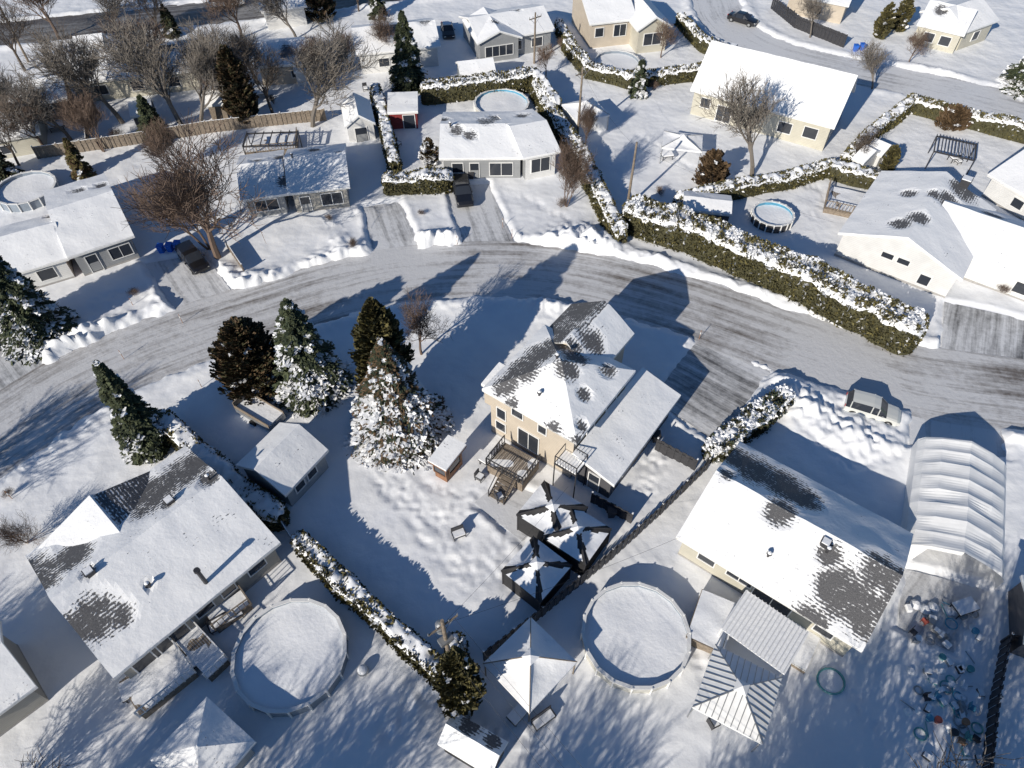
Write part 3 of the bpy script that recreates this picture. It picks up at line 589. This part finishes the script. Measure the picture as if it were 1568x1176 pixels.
# ---------------------------------------------------------------- pools
def pool(u,v,d,h=1.25,wm=poolw,inner=snow2,oval=1.,rot=0,rec=.34,liner=None):
    c=S(u,v,h); r=d/2; e=empty('above_ground_pool',(c.x,c.y,0)); n=18; m=MB()
    pt=lambda i,q,z:Vector((c.x+math.cos(i*2*math.pi/n+rot)*q*oval,c.y+math.sin(i*2*math.pi/n+rot)*q,z))
    for i in range(n):
        m.hexa([pt(i,r,0),pt(i+1,r,0),pt(i+1,r-.06,0),pt(i,r-.06,0)],[pt(i,r,h),pt(i+1,r,h),pt(i+1,r-.06,h),pt(i,r-.06,h)],0)
        m.hexa([pt(i,r+.1,h+.003),pt(i+1,r+.1,h+.003),pt(i+1,r-.14,h+.003),pt(i,r-.14,h+.003)],[pt(i,r+.1,h+.06),pt(i+1,r+.1,h+.06),pt(i+1,r-.14,h+.06),pt(i,r-.14,h+.06)],1)
        m.tube(pt(i,r+.05,0),pt(i,r+.05,h+.12),.07,.07,6,1)
        m.hexa([pt(i,r-.065,.2),pt(i+1,r-.065,.2),pt(i+1,r-.09,.2),pt(i,r-.09,.2)],[pt(i,r-.065,h-.01),pt(i+1,r-.065,h-.01),pt(i+1,r-.09,h-.01),pt(i,r-.09,h-.01)],2)
    m.obj('pool_wall',[wm,trim,liner or pgrey],e)
    V=[(c.x,c.y,h-rec)];Fq=[]; rings=7; ns=36
    for k in range(1,rings+1):
        for j in range(ns):
            a=2*math.pi*j/ns; q=(r-.07)*k/rings; V.append((c.x+math.cos(a)*q*oval,c.y+math.sin(a)*q,h-rec-.05+.14*float(vn(c.x+math.cos(a)*q,c.y+math.sin(a)*q,1.8,5))))
    for j in range(ns): Fq.append((0,1+j,1+(j+1)%ns))
    for k in range(rings-1):
        for j in range(ns): Fq.append((1+k*ns+j,1+(k+1)*ns+j,1+(k+1)*ns+(j+1)%ns,1+k*ns+(j+1)%ns))
    s=MB(); s.add(V,Fq); s.obj('snow_cover',[inner],e,smooth=True); return e
pool(443,1000,7.3,wm=pgrey,rec=.28); pool(974,970,7.1); pool(1184,327,4.4,1.1,dmetal,liner=pblue); pool(768,157,7.0,1.2,poolw,rec=.3,liner=pblue); pool(38,287,6.4,1.2,pgrey); pool(945,93,6.2,1.2,pgrey)
# ---------------------------------------------------------------- canopies / gazebos
def canopy(name,u,v,w,d,rot,ze=2.3,rise=.9,roof=fabric,leg=dmetal,ribs=False,wallm=None,valance=.2,bare=0,top=True,z0=0):
    c=S(u,v,ze+rise*.5); e=empty(name,(c.x,c.y,0)); ca,sa=math.cos(rot),math.sin(rot); ex=Vector((ca,sa,0));ey=Vector((-sa,ca,0))
    K=[c+ex*x*w/2+ey*y*d/2 for x,y in ((-1,-1),(1,-1),(1,1),(-1,1))]; m=MB(); ap=Vector((c.x,c.y,ze+rise)); Z=lambda p,z:Vector((p.x,p.y,z))
    for i in range(4):
        a=Z(K[i],ze);b=Z(K[(i+1)%4],ze); n=16
        rows=[]
        for j in range(n+1):
            t=j/n; l=a.lerp(ap,t); r=b.lerp(ap,t); row=[]
            for q in range(n+1):
                p=l.lerp(r,q/n); sag=.2*math.sin(math.pi*t)*math.sin(math.pi*q/n)*(0 if ribs else 1)
                p=Vector((p.x,p.y,p.z-sag+.03*float(vn(p.x,p.y,.4,3)))); row.append(p)
            rows.append(row)
        for j in range(n):
            for q in range(n):
                mi=0; e_=min(q,n-1-q)/n*(1-j/n)
                # fabric shows where snow slid off beside the ridges of the frame
                if bare and e_<.03+bare*.09*float(vn(i*3.1+j*.25,u,1.,60)): mi=1
                m.add([rows[j][q],rows[j][q+1],rows[j+1][q+1],rows[j+1][q]],[(0,1,2,3)],mi)
        m.add([a,b,Z(b,ze-valance),Z(a,ze-valance)],[(0,1,2,3)],1 if bare else 0)
        if ribs:
            nr=11
            for q in range(1,nr):
                s=a.lerp(b,q/nr); t=1-abs(2*q/nr-1); mid=(a+b)/2; dr=(Z(ap,ap.z)-mid); m.tube(s+Vector((0,0,.04)),s+dr*t+Vector((0,0,.04)),.035,.035,4,2)
        m.tube(a+Vector((0,0,.04)),ap+Vector((0,0,.04)),.04,.04,4,2)
        p=Z(K[i]*.96+c*.04,0); m.tube(Z(p,z0),Z(p,ze),.05,.05,6,2)
        if wallm: 
            aa=K[i]*.95+c*.05; bb=K[(i+1)%4]*.95+c*.05; m.add([Z(aa,0),Z(bb,0),Z(bb,ze-valance*.5),Z(aa,ze-valance*.5)],[(0,1,2,3)],3)
    if top:
        T4=[ap+ex*x*.4+ey*y*.4-Vector((0,0,.05)) for x,y in ((-1,-1),(1,-1),(1,1),(-1,1))]
        for i in range(4): m.add([T4[i],T4[(i+1)%4],ap+Vector((0,0,.2))],[(0,1,2)],0)
    m.obj('canopy_and_frame',[roof,blackf,leg,wallm or blackf],e); return e
RH=math.atan2(ex0.y,ex0.x)
canopy('snowy_gazebo_tent',846,778,3.9,3.6,RH,2.3,.8,snow2,dmetal,wallm=blackf,bare=1)
canopy('snowy_gazebo_tent',884,812,3.7,3.5,RH,2.3,.8,snow2,dmetal,wallm=blackf,bare=1)
canopy('snowy_gazebo_tent',822,866,3.5,3.5,RH-.08,2.2,.8,snow2,dmetal,wallm=blackf,bare=1)
canopy('snowy_gazebo',812,1010,4.3,4.1,.78,2.4,1.2,snow2,wood2,wallm=None)
canopy('ribbed_metal_gazebo',1133,1056,4.3,4.3,-.5,2.5,1.0,fabric,metal,ribs=True)
canopy('white_gazebo',1046,212,4.6,3.6,-.2,2.4,.7,snow2,metal)
canopy('storage_tent',897,162,4.4,4.6,.4,2.2,1.0,snow2,metal,wallm=fabric)
def pergola(name,A,B,C,ze,mat,n=10,solid=None):
    a,ex,ey,L,W=rect(A,B,C,ze); m=MB(); a0=Vector((a.x,a.y,0))
    for s,t in ((0,0),(1,0),(1,1),(0,1)): q=a0+ex*L*s+ey*W*t; m.tube(q,q+Vector((0,0,ze)),.07,.07,6,0)
    for t in (0,1): m.obox(a0+ex*L/2+ey*W*t+Vector((0,0,ze)),ex,ey,L,.1,.15,0); m.obox(a0+ey*W/2+ex*L*t+Vector((0,0,ze+.002)),ex,ey,.1,W,.15,0)
    for i in range(n+1): m.obox(a0+ex*L*i/n+ey*W/2+Vector((0,0,ze+.16)),ex,ey,.07,W+.3,.12,0)
    if solid: m.obox(a0+ex*L/2+ey*W/2+Vector((0,0,ze+.09)),ex,ey,L+.2,W+.3,.04,1)
    m.obj(name,[mat,solid or mat],None,a0)
pergola('metal_pergola',(1430,232),(1492,246),(1450,212),2.4,dmetal,12)
pergola('patio_awning',(1106,962),(1200,1030),(1138,905),2.5,trim,16,solid=snow2)
pergola('deck_pergola',(372,225),(452,222),(374,205),2.2,dmetal,6)
# car shelter
a,ex,ey,L,W=rect((1372,850),(1520,905),(1392,688),0); e=empty('car_shelter',a)
prof=[(0,0),(.0,1.5),(.06,2.0),(.22,2.55),(.5,3.15),(.78,2.55),(.94,2.0),(1,1.5),(1,0)]; V=[];Fq=[]; nn=48
for j in range(nn+1):
    y=W*j/nn; sg=.09*abs(math.sin(math.pi*j/nn*8))
    for i,(s,z) in enumerate(prof):
        q=a+ex*(L*s)+ey*y; V.append((q.x,q.y,max(0,z-sg*(1.5 if 2<i<6 else .6)*(z>1)+(.26*(float(vn(q.x,q.y,.9,3))-.4) if z>1.6 and 0<j<nn else 0))))
k=len(prof)
for j in range(nn):
    for i in range(k-1): Fq.append((j*k+i,j*k+i+1,(j+1)*k+i+1,(j+1)*k+i))
m=MB(); m.add(V,Fq); m.add(V[-k:],[tuple(range(k))]); 
m.add([V[0],V[1],V[2],V[3],V[4],tuple(a+ex*L*.5+Vector((0,0,2.7))),tuple(a+ex*L*.2+Vector((0,0,2.1))),tuple(a+ex*L*.15)],[tuple(range(8))]); m.obj('fabric_tunnel',[fabric],e)
# ---------------------------------------------------------------- decks & fences
def rail(m,p,q,z,h=1.,mi=1,gap=.35):
    d=q-p; n=max(1,int(d.length/gap)); t=d.normalized(); nn_=Vector((-t.y,t.x,0)); c=(p+q)/2
    m.obox((c.x,c.y,z+h),t,nn_,d.length,.08,.07,mi); m.obox((c.x,c.y,z+.12),t,nn_,d.length,.05,.05,mi)
    for i in range(n+1): a=p+d*i/n; m.obox((a.x,a.y,z+h/2),t,nn_,.05 if i%4 else .1,.05 if i%4 else .1,h,mi)
def deck(name,A,B,C,z,rails='fbr',mat=wood2,rm=trim,snowf=.6,stairs=None,depth=None):
    a,ex,ey,L,W=rect(A,B,C,z,depth); a0=Vector((a.x,a.y,0)); e=empty(name,a0); m=MB(); n=int(L/.16)
    for i in range(n): m.obox(a0+ex*(L*(i+.5)/n)+ey*W/2+Vector((0,0,z-.03)),ex,ey,L/n-.02,W,.05,0)
    m.obox(a0+ex*L/2+ey*W/2+Vector((0,0,z*.5-.05)),ex,ey,L-.1,W-.1,z-.12,3)
    K={'f':(a0,a0+ex*L),'b':(a0+ey*W,a0+ex*L+ey*W),'l':(a0,a0+ey*W),'r':(a0+ex*L,a0+ex*L+ey*W)}
    for r in rails: rail(m,*K[r],z,.95,1)
    if stairs:
        sd,pos,wd=stairs; p,q=K[sd]; t=(q-p).normalized(); cc=a0+ex*L/2+ey*W/2; nn_=Vector((-t.y,t.x,0)); 
        if (cc-p).dot(nn_)>0: nn_=-nn_
        b=p+(q-p)*pos; ns=int(z/.18)
        for i in range(ns): m.obox(b+nn_*(.15+.28*i)+Vector((0,0,z-.18*(i+1))),t,nn_,wd,.26,.06,0)
        for s in (-1,1):
            x=b+t*s*wd/2; m.tube(x+Vector((0,0,z+.9)),x+nn_*.28*ns+Vector((0,0,.9)),.04,.04,5,1); m.tube(x+nn_*.28*ns,x+nn_*.28*ns+Vector((0,0,.9)),.05,.05,5,1); m.tube(x+Vector((0,0,z-.1)),x+nn_*.28*ns,.07,.07,4,0)
    V=[];Fq=[];nu=int(L/.2)+2;nv=int(W/.2)+2
    for j in range(nv+1):
        for i in range(nu+1):
            q=a0+ex*(L*(.02+.96*i/nu))+ey*(W*(.02+.96*j/nv)); V.append((q.x,q.y,z-.06+.22*snowf*(float(vn(q.x,q.y,1.1,51))+.3)-.03*(1-snowf)))
    for j in range(nv):
        for i in range(nu): o=j*(nu+1)+i; Fq.append((o,o+1,o+nu+2,o+nu+1))
    m.obj('deck_frame',[mat,rm,snow2,wood2],e); s=MB(); s.add(V,Fq); s.obj('deck_snow',[snow2],e,smooth=True)
deck('main_house_deck',(745,712),(800,742),(775,690),1.2,'flr',wood2,dmetal,.35,('f',.6,1.4),depth=2.6)
deck('poolside_deck',(215,1098),(300,1030),(172,1052),.9,'fr',wood2,trim,.45)
deck('poolside_deck',(318,1040),(350,1010),(262,985),.9,'fr',wood2,trim,.5)
deck('house_deck',(330,965),(385,925),(310,945),.9,'fr',wood2,wood2,.6)
deck('poolside_deck',(1050,975),(1105,1000),(1060,895),1.2,'r',wood2,trim,.8)
deck('house_deck',(1120,958),(1235,1030),(1150,905),.7,'',trim,trim,.8)
deck('pool_deck',(1262,318),(1325,332),(1275,285),.8,'flr',wood2,wood2,.7)
deck('back_deck',(375,235),(455,228),(380,212),.8,'fr',wood2,wood2,.7)
def fence(name,pts,h=1.8,mat=fenceD,post=2.4,bw=.3):
    P=[S(*p) for p in pts]; m=MB()
    for a,b in zip(P[:-1],P[1:]):
        d=b-a; t=d.normalized(); n=Vector((-t.y,t.x,0)); k=max(1,int(d.length/bw))
        for i in range(k):
            c=a+d*(i+.5)/k+n*(.03 if i%2 else -.03); m.obox((c.x,c.y,h/2+.02*(i%3)),t,n,d.length/k*1.02,.03,h,0)
        c=(a+b)/2; m.obox((c.x,c.y,h*.8),t,n,d.length,.09,.09,0)
        k=max(1,int(d.length/post))
        for i in range(k+1): c=a+d*i/k; m.obox((c.x,c.y,h/2+.06),t,n,.12,.12,h+.12,0); m.obox((c.x,c.y,h+.17),t,n,.12,.12,.08,1)
        c=(a+b)/2; m.obox((c.x,c.y,h+.03),t,n,d.length,.07,.05,1) if mat is not fenceD else None
    m.obj(name,[mat,snow2],None,P[0])
fence('dark_fence',[(742,1012),(830,945),(935,858),(1010,790),(1080,722)],1.7)
fence('dark_fence',[(1003,690),(1062,722)],1.6); fence('dark_fence',[(905,770),(965,802)],1.4)
fence('wooden_fence',[(320,205),(400,196),(500,186)],1.7,wood2); fence('wooden_fence',[(60,245),(200,225),(320,205)],1.7,wood2)
fence('dark_fence',[(1498,1200),(1512,1080),(1530,985)],1.6); fence('dark_fence',[(1530,985),(1600,1000)],1.6)
fence('dark_fence',[(1180,15),(1215,45),(1290,75)],2.,fenceD); fence('wooden_fence',[(350,382),(375,420)],1.2,wood2); fence('chain_link_fence',[(430,800),(455,840)],1.3,metal)
fence('wooden_fence',[(100,120),(130,160),(140,230)],1.6,wood2); fence('wooden_fence',[(500,90),(515,140)],1.6,wood2)
# ---------------------------------------------------------------- poles & wires
def pole(u,v,h,arm=True,tr=False):
    p=S(u,v); m=MB(); e=Vector((0,0,1)); m.tube(p,p+e*h,.17,.11,10,0)
    T=Vector((.8,.6,0)); N=Vector((-.6,.8,0))
    if arm:
        m.obox(p+e*(h-.7),T,N,2.0,.09,.11,0)
        for s in (-1,-.4,.4,1): m.tube(p+T*s+e*(h-.64),p+T*s+e*(h-.4),.05,.04,6,1)
        for s in (-1,1): m.tube(p+T*s*.8+e*(h-.7),p+e*(h-1.5),.025,.025,4,1)
    if tr: 
        q=p+N*.45+e*(h-2.4); m.tube(q,q+e*1.0,.28,.28,12,1); m.tube(q+e,q+e*1.1,.28,.1,12,1); m.tube(q+e*1.1,q+e*1.35,.05,.03,6,1)
        m.obox(p+e*(h-2.9),T,N,.9,.5,.3,1)
    m.obj('utility_pole',[wood2,metal],None,p); return p+e*(h-.5)
t1=pole(692,1028,8.6,True,True); t2=pole(960,320,8.2,False); t3=pole(884,212,9); t4=pole(818,98,7); t5=pole(45,97,9,False)
def wire(a,b,sag=.8,name='power_line'):
    m=MB(); n=14; P=[a.lerp(b,i/n)-Vector((0,0,sag*4*(i/n)*(1-i/n))) for i in range(n+1)]
    for p,q in zip(P[:-1],P[1:]): m.tube(p,q,.009,.009,3,0,False)
    m.obj(name,[dmetal],None,a)
wire(t1,Vector((14,-4,8))); wire(t1+Vector((.6,.4,0)),Vector((15,-4,8))); wire(t1+Vector((-.6,-.4,0)),Vector((12.5,-4,8))); wire(t2,t3); wire(t3,t4); wire(t1,S(1042,822,3.2),.5); wire(t2,S(1276,340,4),.6); wire(t1,S(870,745,4.5),.5)
# ---------------------------------------------------------------- vehicles
def car(name,r,f,kind,pm,snowtop=False):
    a=S(*r);b=S(*f); c=(a+b)/2; d=(b-a).normalized(); n=Vector((-d.y,d.x,0)); e=empty(name,(c.x,c.y,0))
    if kind=='suv': st=[(-2.25,.55,.75,.78,.80,.70),(-2.2,.35,.95,1.05,.88,.72),(-1.85,.3,.98,1.58,.9,.72),(-.2,.28,.97,1.66,.91,.74),(.35,.28,.96,1.58,.91,.72),(1.05,.28,.95,1.02,.9,.74),(1.95,.3,.82,.88,.87,.7),(2.25,.42,.62,.66,.76,.62)]
    elif kind=='pickup': st=[(-2.75,.5,1.0,1.02,.95,.9),(-2.7,.42,1.08,1.1,.97,.92),(-.75,.4,1.08,1.1,.97,.92),(-.7,.4,1.08,1.72,.97,.74),(.35,.4,1.08,1.84,.97,.76),(.6,.4,1.06,1.75,.97,.74),(1.3,.4,1.05,1.14,.96,.84),(2.5,.42,.98,1.05,.93,.8),(2.75,.5,.75,.8,.86,.72)]
    else: st=[(-2.3,.45,.8,.84,.8,.66),(-2.2,.3,.88,.95,.87,.7),(-1.6,.28,.9,1.0,.88,.7),(-1.0,.27,.9,1.4,.89,.62),(.2,.27,.9,1.44,.9,.62),(1.0,.27,.88,.96,.89,.7),(2.0,.3,.76,.8,.86,.68),(2.3,.4,.58,.6,.76,.6)]
    X=lambda x,y,z:c+d*x+n*y+Vector((0,0,z)); m=MB(); V=[]
    for x,zb,zm,zt,wb,wt in st: V+=[X(x,-wb,zb),X(x,-wb,zm),X(x,-wt,zt),X(x,-wt*.5,zt+.03),X(x,wt*.5,zt+.03),X(x,wt,zt),X(x,wb,zm),X(x,wb,zb)]
    for i in range(len(st)-1):
        A,B=st[i],st[i+1]; gl=(A[3]-A[2]>.3 or B[3]-B[2]>.3); dz=abs(A[3]-B[3]); cab=gl
        for j in range(7):
            mi=0
            if j in (1,5) and cab: mi=1
            if j in (2,3,4) and dz>.3 and cab: mi=1
            q=[V[i*8+j],V[i*8+j+1],V[i*8+8+j+1],V[i*8+8+j]]; m.add(q,[(0,1,2,3)],mi)
        m.add([V[i*8],V[i*8+7],V[i*8+15],V[i*8+8]],[(0,1,2,3)],2)
    m.add(V[:8],[tuple(range(8))],0); m.add(V[-8:],[tuple(range(8))],0)
    for s in (-1,1):
        for i in range(1,len(st)-1):
            if st[i][3]-st[i][2]>.3: m.tube(X(st[i][0],s*st[i][4],st[i][2]),X(st[i][0],s*st[i][5],st[i][3]),.05,.05,4,0)
        x0,x1=st[0][0],st[-1][0]
        m.obox(X(x1-.1,s*.6,.62),d,n,.14,.3,.14,4); m.obox(X(x0+.04,s*.68,.85),d,n,.1,.2,.25,3); m.obox(X(.75,s*1.0,1.02),d,n,.18,.14,.12,0)
        for wx in (x0+.8,x1-.85):
            m.tube(X(wx,s*.70,.34),X(wx,s*.93,.34),.34,.34,16,2); m.tube(X(wx,s*.93,.34),X(wx,s*.945,.34),.2,.18,10,5)
    if kind=='pickup': m.obox(X(-1.72,0,1.12),d,n,1.85,1.7,.03,2)
    if snowtop:
        i=[k for k,s in enumerate(st) if s[3]-s[2]>.3]; x0,x1=st[i[0]][0],st[i[-1]][0]; m.obox(X((x0+x1)/2,0,st[i[0]][3]+.1),d,n,x1-x0,1.25,.1,6); 
    m.obj('body',[pm,glass,rubber,lampm,lampw,metal,snow2],e)
car('silver_hatchback_car',(1294,622),(1370,645),'suv',ps_); car('black_pickup_truck',(704,282),(713,320),'pickup',pk); car('black_suv',(282,384),(316,424),'suv',pk)
car('dark_sedan_car',(1120,30),(1153,40),'sedan',pk); car('dark_sedan_car',(684,44),(688,62),'sedan',pk,True); car('dark_sedan_car',(-10,528),(14,512),'sedan',pk,True); car('white_van',(320,12),(378,6),'pickup',pw); car('grey_suv',(1470,18),(1478,2),'suv',ps_)
# covered trailer
p=S(402,640); q=S(372,622); d=(S(440,662)-q).normalized(); n=Vector((-d.y,d.x,0)); m=MB(); z=Vector((0,0,1))
m.obox(p+z*.7,d,n,4.0,1.8,.5,0); m.obox(p+z*1.02,d,n,3.8,1.7,.16,1); m.tube(p+d*2,p+d*3.3+z*.4,.05,.05,5,0)
for s in (-1,1): m.tube(p+n*s*.92+z*.35,p+n*s*1.1+z*.35,.34,.34,12,2); m.obox(p+n*s*.86+z*1.15,d,n,4,.06,.35,3)
m.obox(p-d*1.95+z*1.3,d,n,.1,1.8,.8,3); m.obj('utility_trailer',[metal,snow2,rubber,wood2],None,p)
def bins(u,v,mat=binb):
    p=S(u,v); m=MB(); b=[p+Vector((x*.22,y*.25,0)) for x,y in ((-1,-1),(1,-1),(1,1),(-1,1))]; t=[p+Vector((x*.29,y*.34,1.0)) for x,y in ((-1,-1),(1,-1),(1,1),(-1,1))]
    m.hexa(b,t,0); m.obox(p+Vector((0,0,1.05)),Vector((1,0,0)),Vector((0,1,0)),.66,.76,.07,0); m.tube(p+Vector((-.3,.3,.12)),p+Vector((.3,.3,.12)),.12,.12,10,1); m.tube(p+Vector((-.25,.4,.95)),p+Vector((.25,.4,.95)),.025,.025,5,1)
    m.obj('wheelie_bin',[mat,rubber],None,p)
for u,v in ((250,388),(263,386),(275,383),(716,268),(1308,80),(1318,78)): bins(u,v)
bins(722,275,dmetal); bins(1003,676,dmetal); bins(935,790,dmetal)
def chair(u,v,rot,name='patio_chair',w=1.,sn=True):
    p=S(u,v); ex=Vector((math.cos(rot),math.sin(rot),0)); ey=Vector((-ex.y,ex.x,0)); m=MB(); z=Vector((0,0,1))
    m.obox(p+z*.42,ex,ey,.6*w,.6,.08,0); m.obox(p+ey*.3+z*.75,ex,ey,.6*w,.08,.65,0)
    for s in (-1,1):
        m.obox(p+ex*s*.3*w+z*.62,ex,ey,.06,.6,.06,0)
        for t in (-1,1): m.obox(p+ex*s*.28*w+ey*t*.27+z*.2,ex,ey,.05,.05,.4,0)
    m.obox(p+z*.55,ex,ey,.55*w,.5,.18,1); m.obj(name,[dmetal,snow2],None,p)
def table(u,v,rot,w=1.6,d=1.,name='patio_table'):
    p=S(u,v); ex=Vector((math.cos(rot),math.sin(rot),0)); ey=Vector((-ex.y,ex.x,0)); m=MB(); z=Vector((0,0,1))
    m.obox(p+z*.72,ex,ey,w,d,.06,0); m.obox(p+z*.83,ex,ey,w*.95,d*.93,.16,1)
    for s in (-1,1):
        for t in (-1,1): m.obox(p+ex*s*w*.42+ey*t*d*.4+z*.35,ex,ey,.07,.07,.7,0)
    m.obj(name,[dmetal,snow2],None,p)
chair(703,822,.4,'patio_bench',1.6); table(748,712,RH,1.3,1.); chair(735,735,1.); chair(765,765,2.); table(352,948,.6,2.,1.2,'patio_sofa'); chair(340,960,.6,'patio_bench',2.4); table(213,1056,.6,1.8,1.3,'covered_spa'); table(310,1012,.7,1.6,1.); chair(1465,252,.3,'patio_chair'); table(1460,248,.2); chair(1085,940,1.); table(800,1090,.8,2.2,.8); chair(832,1105,.6,'bench',2.5); table(1470,935,.3); chair(1090,1110,2.)
table(400,150,.2,2,1.2); chair(560,140,.3); table(90,200,.4,1.8,1.2); chair(610,225,1.); table(1020,245,.2,1.4,1.); chair(740,120,.5,'patio_bench',2.)
p=S(557,1030); m=MB()
for k in range(6): 
    a0,a1=math.pi*k/6,math.pi*(k+1)/6; m.tube(p+Vector((0,0,.4-.38*math.cos(a0))),p+Vector((0,0,.4-.38*math.cos(a1))),.38*math.sin(a0)+.01,.38*math.sin(a1)+.01,12,0 if k<4 else 1,False)
m.obj('garden_ball',[metal,snow2],None,p,True)
def ring(m,c,r,tr,mi,sx=1,rot=0,n=18):
    P=[c+Vector((math.cos(t)*r*sx*math.cos(rot)-math.sin(t)*r*math.sin(rot),math.cos(t)*r*sx*math.sin(rot)+math.sin(t)*r*math.cos(rot),0)) for t in [2*math.pi*i/n for i in range(n+1)]]
    for a,b in zip(P[:-1],P[1:]): m.tube(a,b,tr,tr,6,mi,False)
m=MB(); p=S(1270,1045); ring(m,p+Vector((0,0,.3)),.8,.07,0,1.1,.3); ring(m,p+Vector((0,0,.12)),.8,.06,0,1.1,.3); m.tube(p,p+Vector((0,0,.27)),.78,.78,16,1); m.obj('kiddie_pool',[teal,snow2],None,p)
m=MB(); random.seed(3)
for i in range(95):
    u=random.gauss(1446,34); v=random.uniform(925,1172)
    if u<1385 or u>1502: continue
    p=S(u,v)+Vector((0,0,.1)); k=random.choice([0,1,2,3,4,5,5,5,3,2]); c=random.choice([0,1,2,3,4,5,5,5,6,6,6,5,4]); rt=R_()*3; ex=Vector((math.cos(rt),math.sin(rt),0)); ey=Vector((-ex.y,ex.x,0))
    if k in(0,): ring(m,p+Vector((0,0,.15)),random.uniform(.25,.4),.05,random.choice([0,3,5]))
    elif k==1: m.tube(p,p+Vector((0,0,.4)),.16,.24,10,c)
    elif k==2: m.obox(p+Vector((0,0,.16)),ex,ey,.5,.3,.25,c); m.obox(p+Vector((0,0,.33)),ex,ey,.46,.28,.09,6)
    elif k==3: m.tube(p+Vector((0,0,.15)),p+ex*random.uniform(.5,1.1)+Vector((0,0,.2)),.035,.035,6,c)
    elif k==4: m.obox(p+Vector((0,0,.3)),ex,ey,.4,.4,.06,c); m.obox(p+ey*.2+Vector((0,0,.5)),ex,ey,.4,.05,.4,c); [m.tube(p+ex*s*.16+ey*t*.16,p+ex*s*.16+ey*t*.16+Vector((0,0,.3)),.025,.025,4,c) for s in(-1,1) for t in(-1,1)]
    else: m.tube(p,p+Vector((0,0,.26)),.4,.16,9,6)
m.obj('garden_clutter',[teal,redp,orangep,pblue,dmetal,metal,snow2,fabric],None,S(1450,1050))
def stick(u,v,h=1.2):
    p=S(u,v); m=MB(); m.tube(p,p+Vector((0,0,h)),.025,.025,6,0); m.tube(p+Vector((0,0,h*.6)),p+Vector((0,0,h*.8)),.04,.04,6,1); m.obj('driveway_marker',[orangep,trim],None,p)
for u,v in ((190,550),(280,495),(784,365),(310,595),(770,348),(20,765),(205,470),(1070,520),(700,375)): stick(u,v)
# ---------------------------------------------------------------- light, sky, camera
w=bpy.data.worlds.new('World'); scene.world=w; w.use_nodes=True; n=w.node_tree.nodes; l=w.node_tree.links
sk=n.new('ShaderNodeTexSky'); sk.sky_type='NISHITA'; sk.sun_disc=False; sk.sun_elevation=EL; sk.sun_rotation=math.radians(217); sk.air_density=1.; sk.dust_density=0.; sk.ozone_density=3.
mx=n.new('ShaderNodeMix'); mx.data_type='RGBA'; mx.blend_type='MULTIPLY'; mx.inputs[0].default_value=1.; mx.inputs[7].default_value=(.74,.92,1.08,1)
l.new(sk.outputs[0],mx.inputs[6]); l.new(mx.outputs[2],n['Background'].inputs[0])
n['Background'].inputs[1].default_value=.075
sd=bpy.data.lights.new('sun','SUN'); sd.energy=5.; sd.angle=math.radians(.5); sd.color=(1,.925,.81); so=bpy.data.objects.new('sun',sd); scene.collection.objects.link(so)
dv=Vector((math.sin(AZ)*math.cos(EL),math.cos(AZ)*math.cos(EL),-math.sin(EL))); so.rotation_euler=dv.to_track_quat('-Z','Y').to_euler(); so.location=(0,0,60)
cd=bpy.data.cameras.new('camera'); cd.sensor_width=36; cd.lens=36*F/1568; cd.clip_end=6000; co=bpy.data.objects.new('camera',cd); scene.collection.objects.link(co)
co.location=(0,0,CH); co.rotation_euler=(math.radians(40),0,0); scene.camera=co
scene.view_settings.view_transform='Standard'; scene.view_settings.look='None'; scene.view_settings.exposure=0
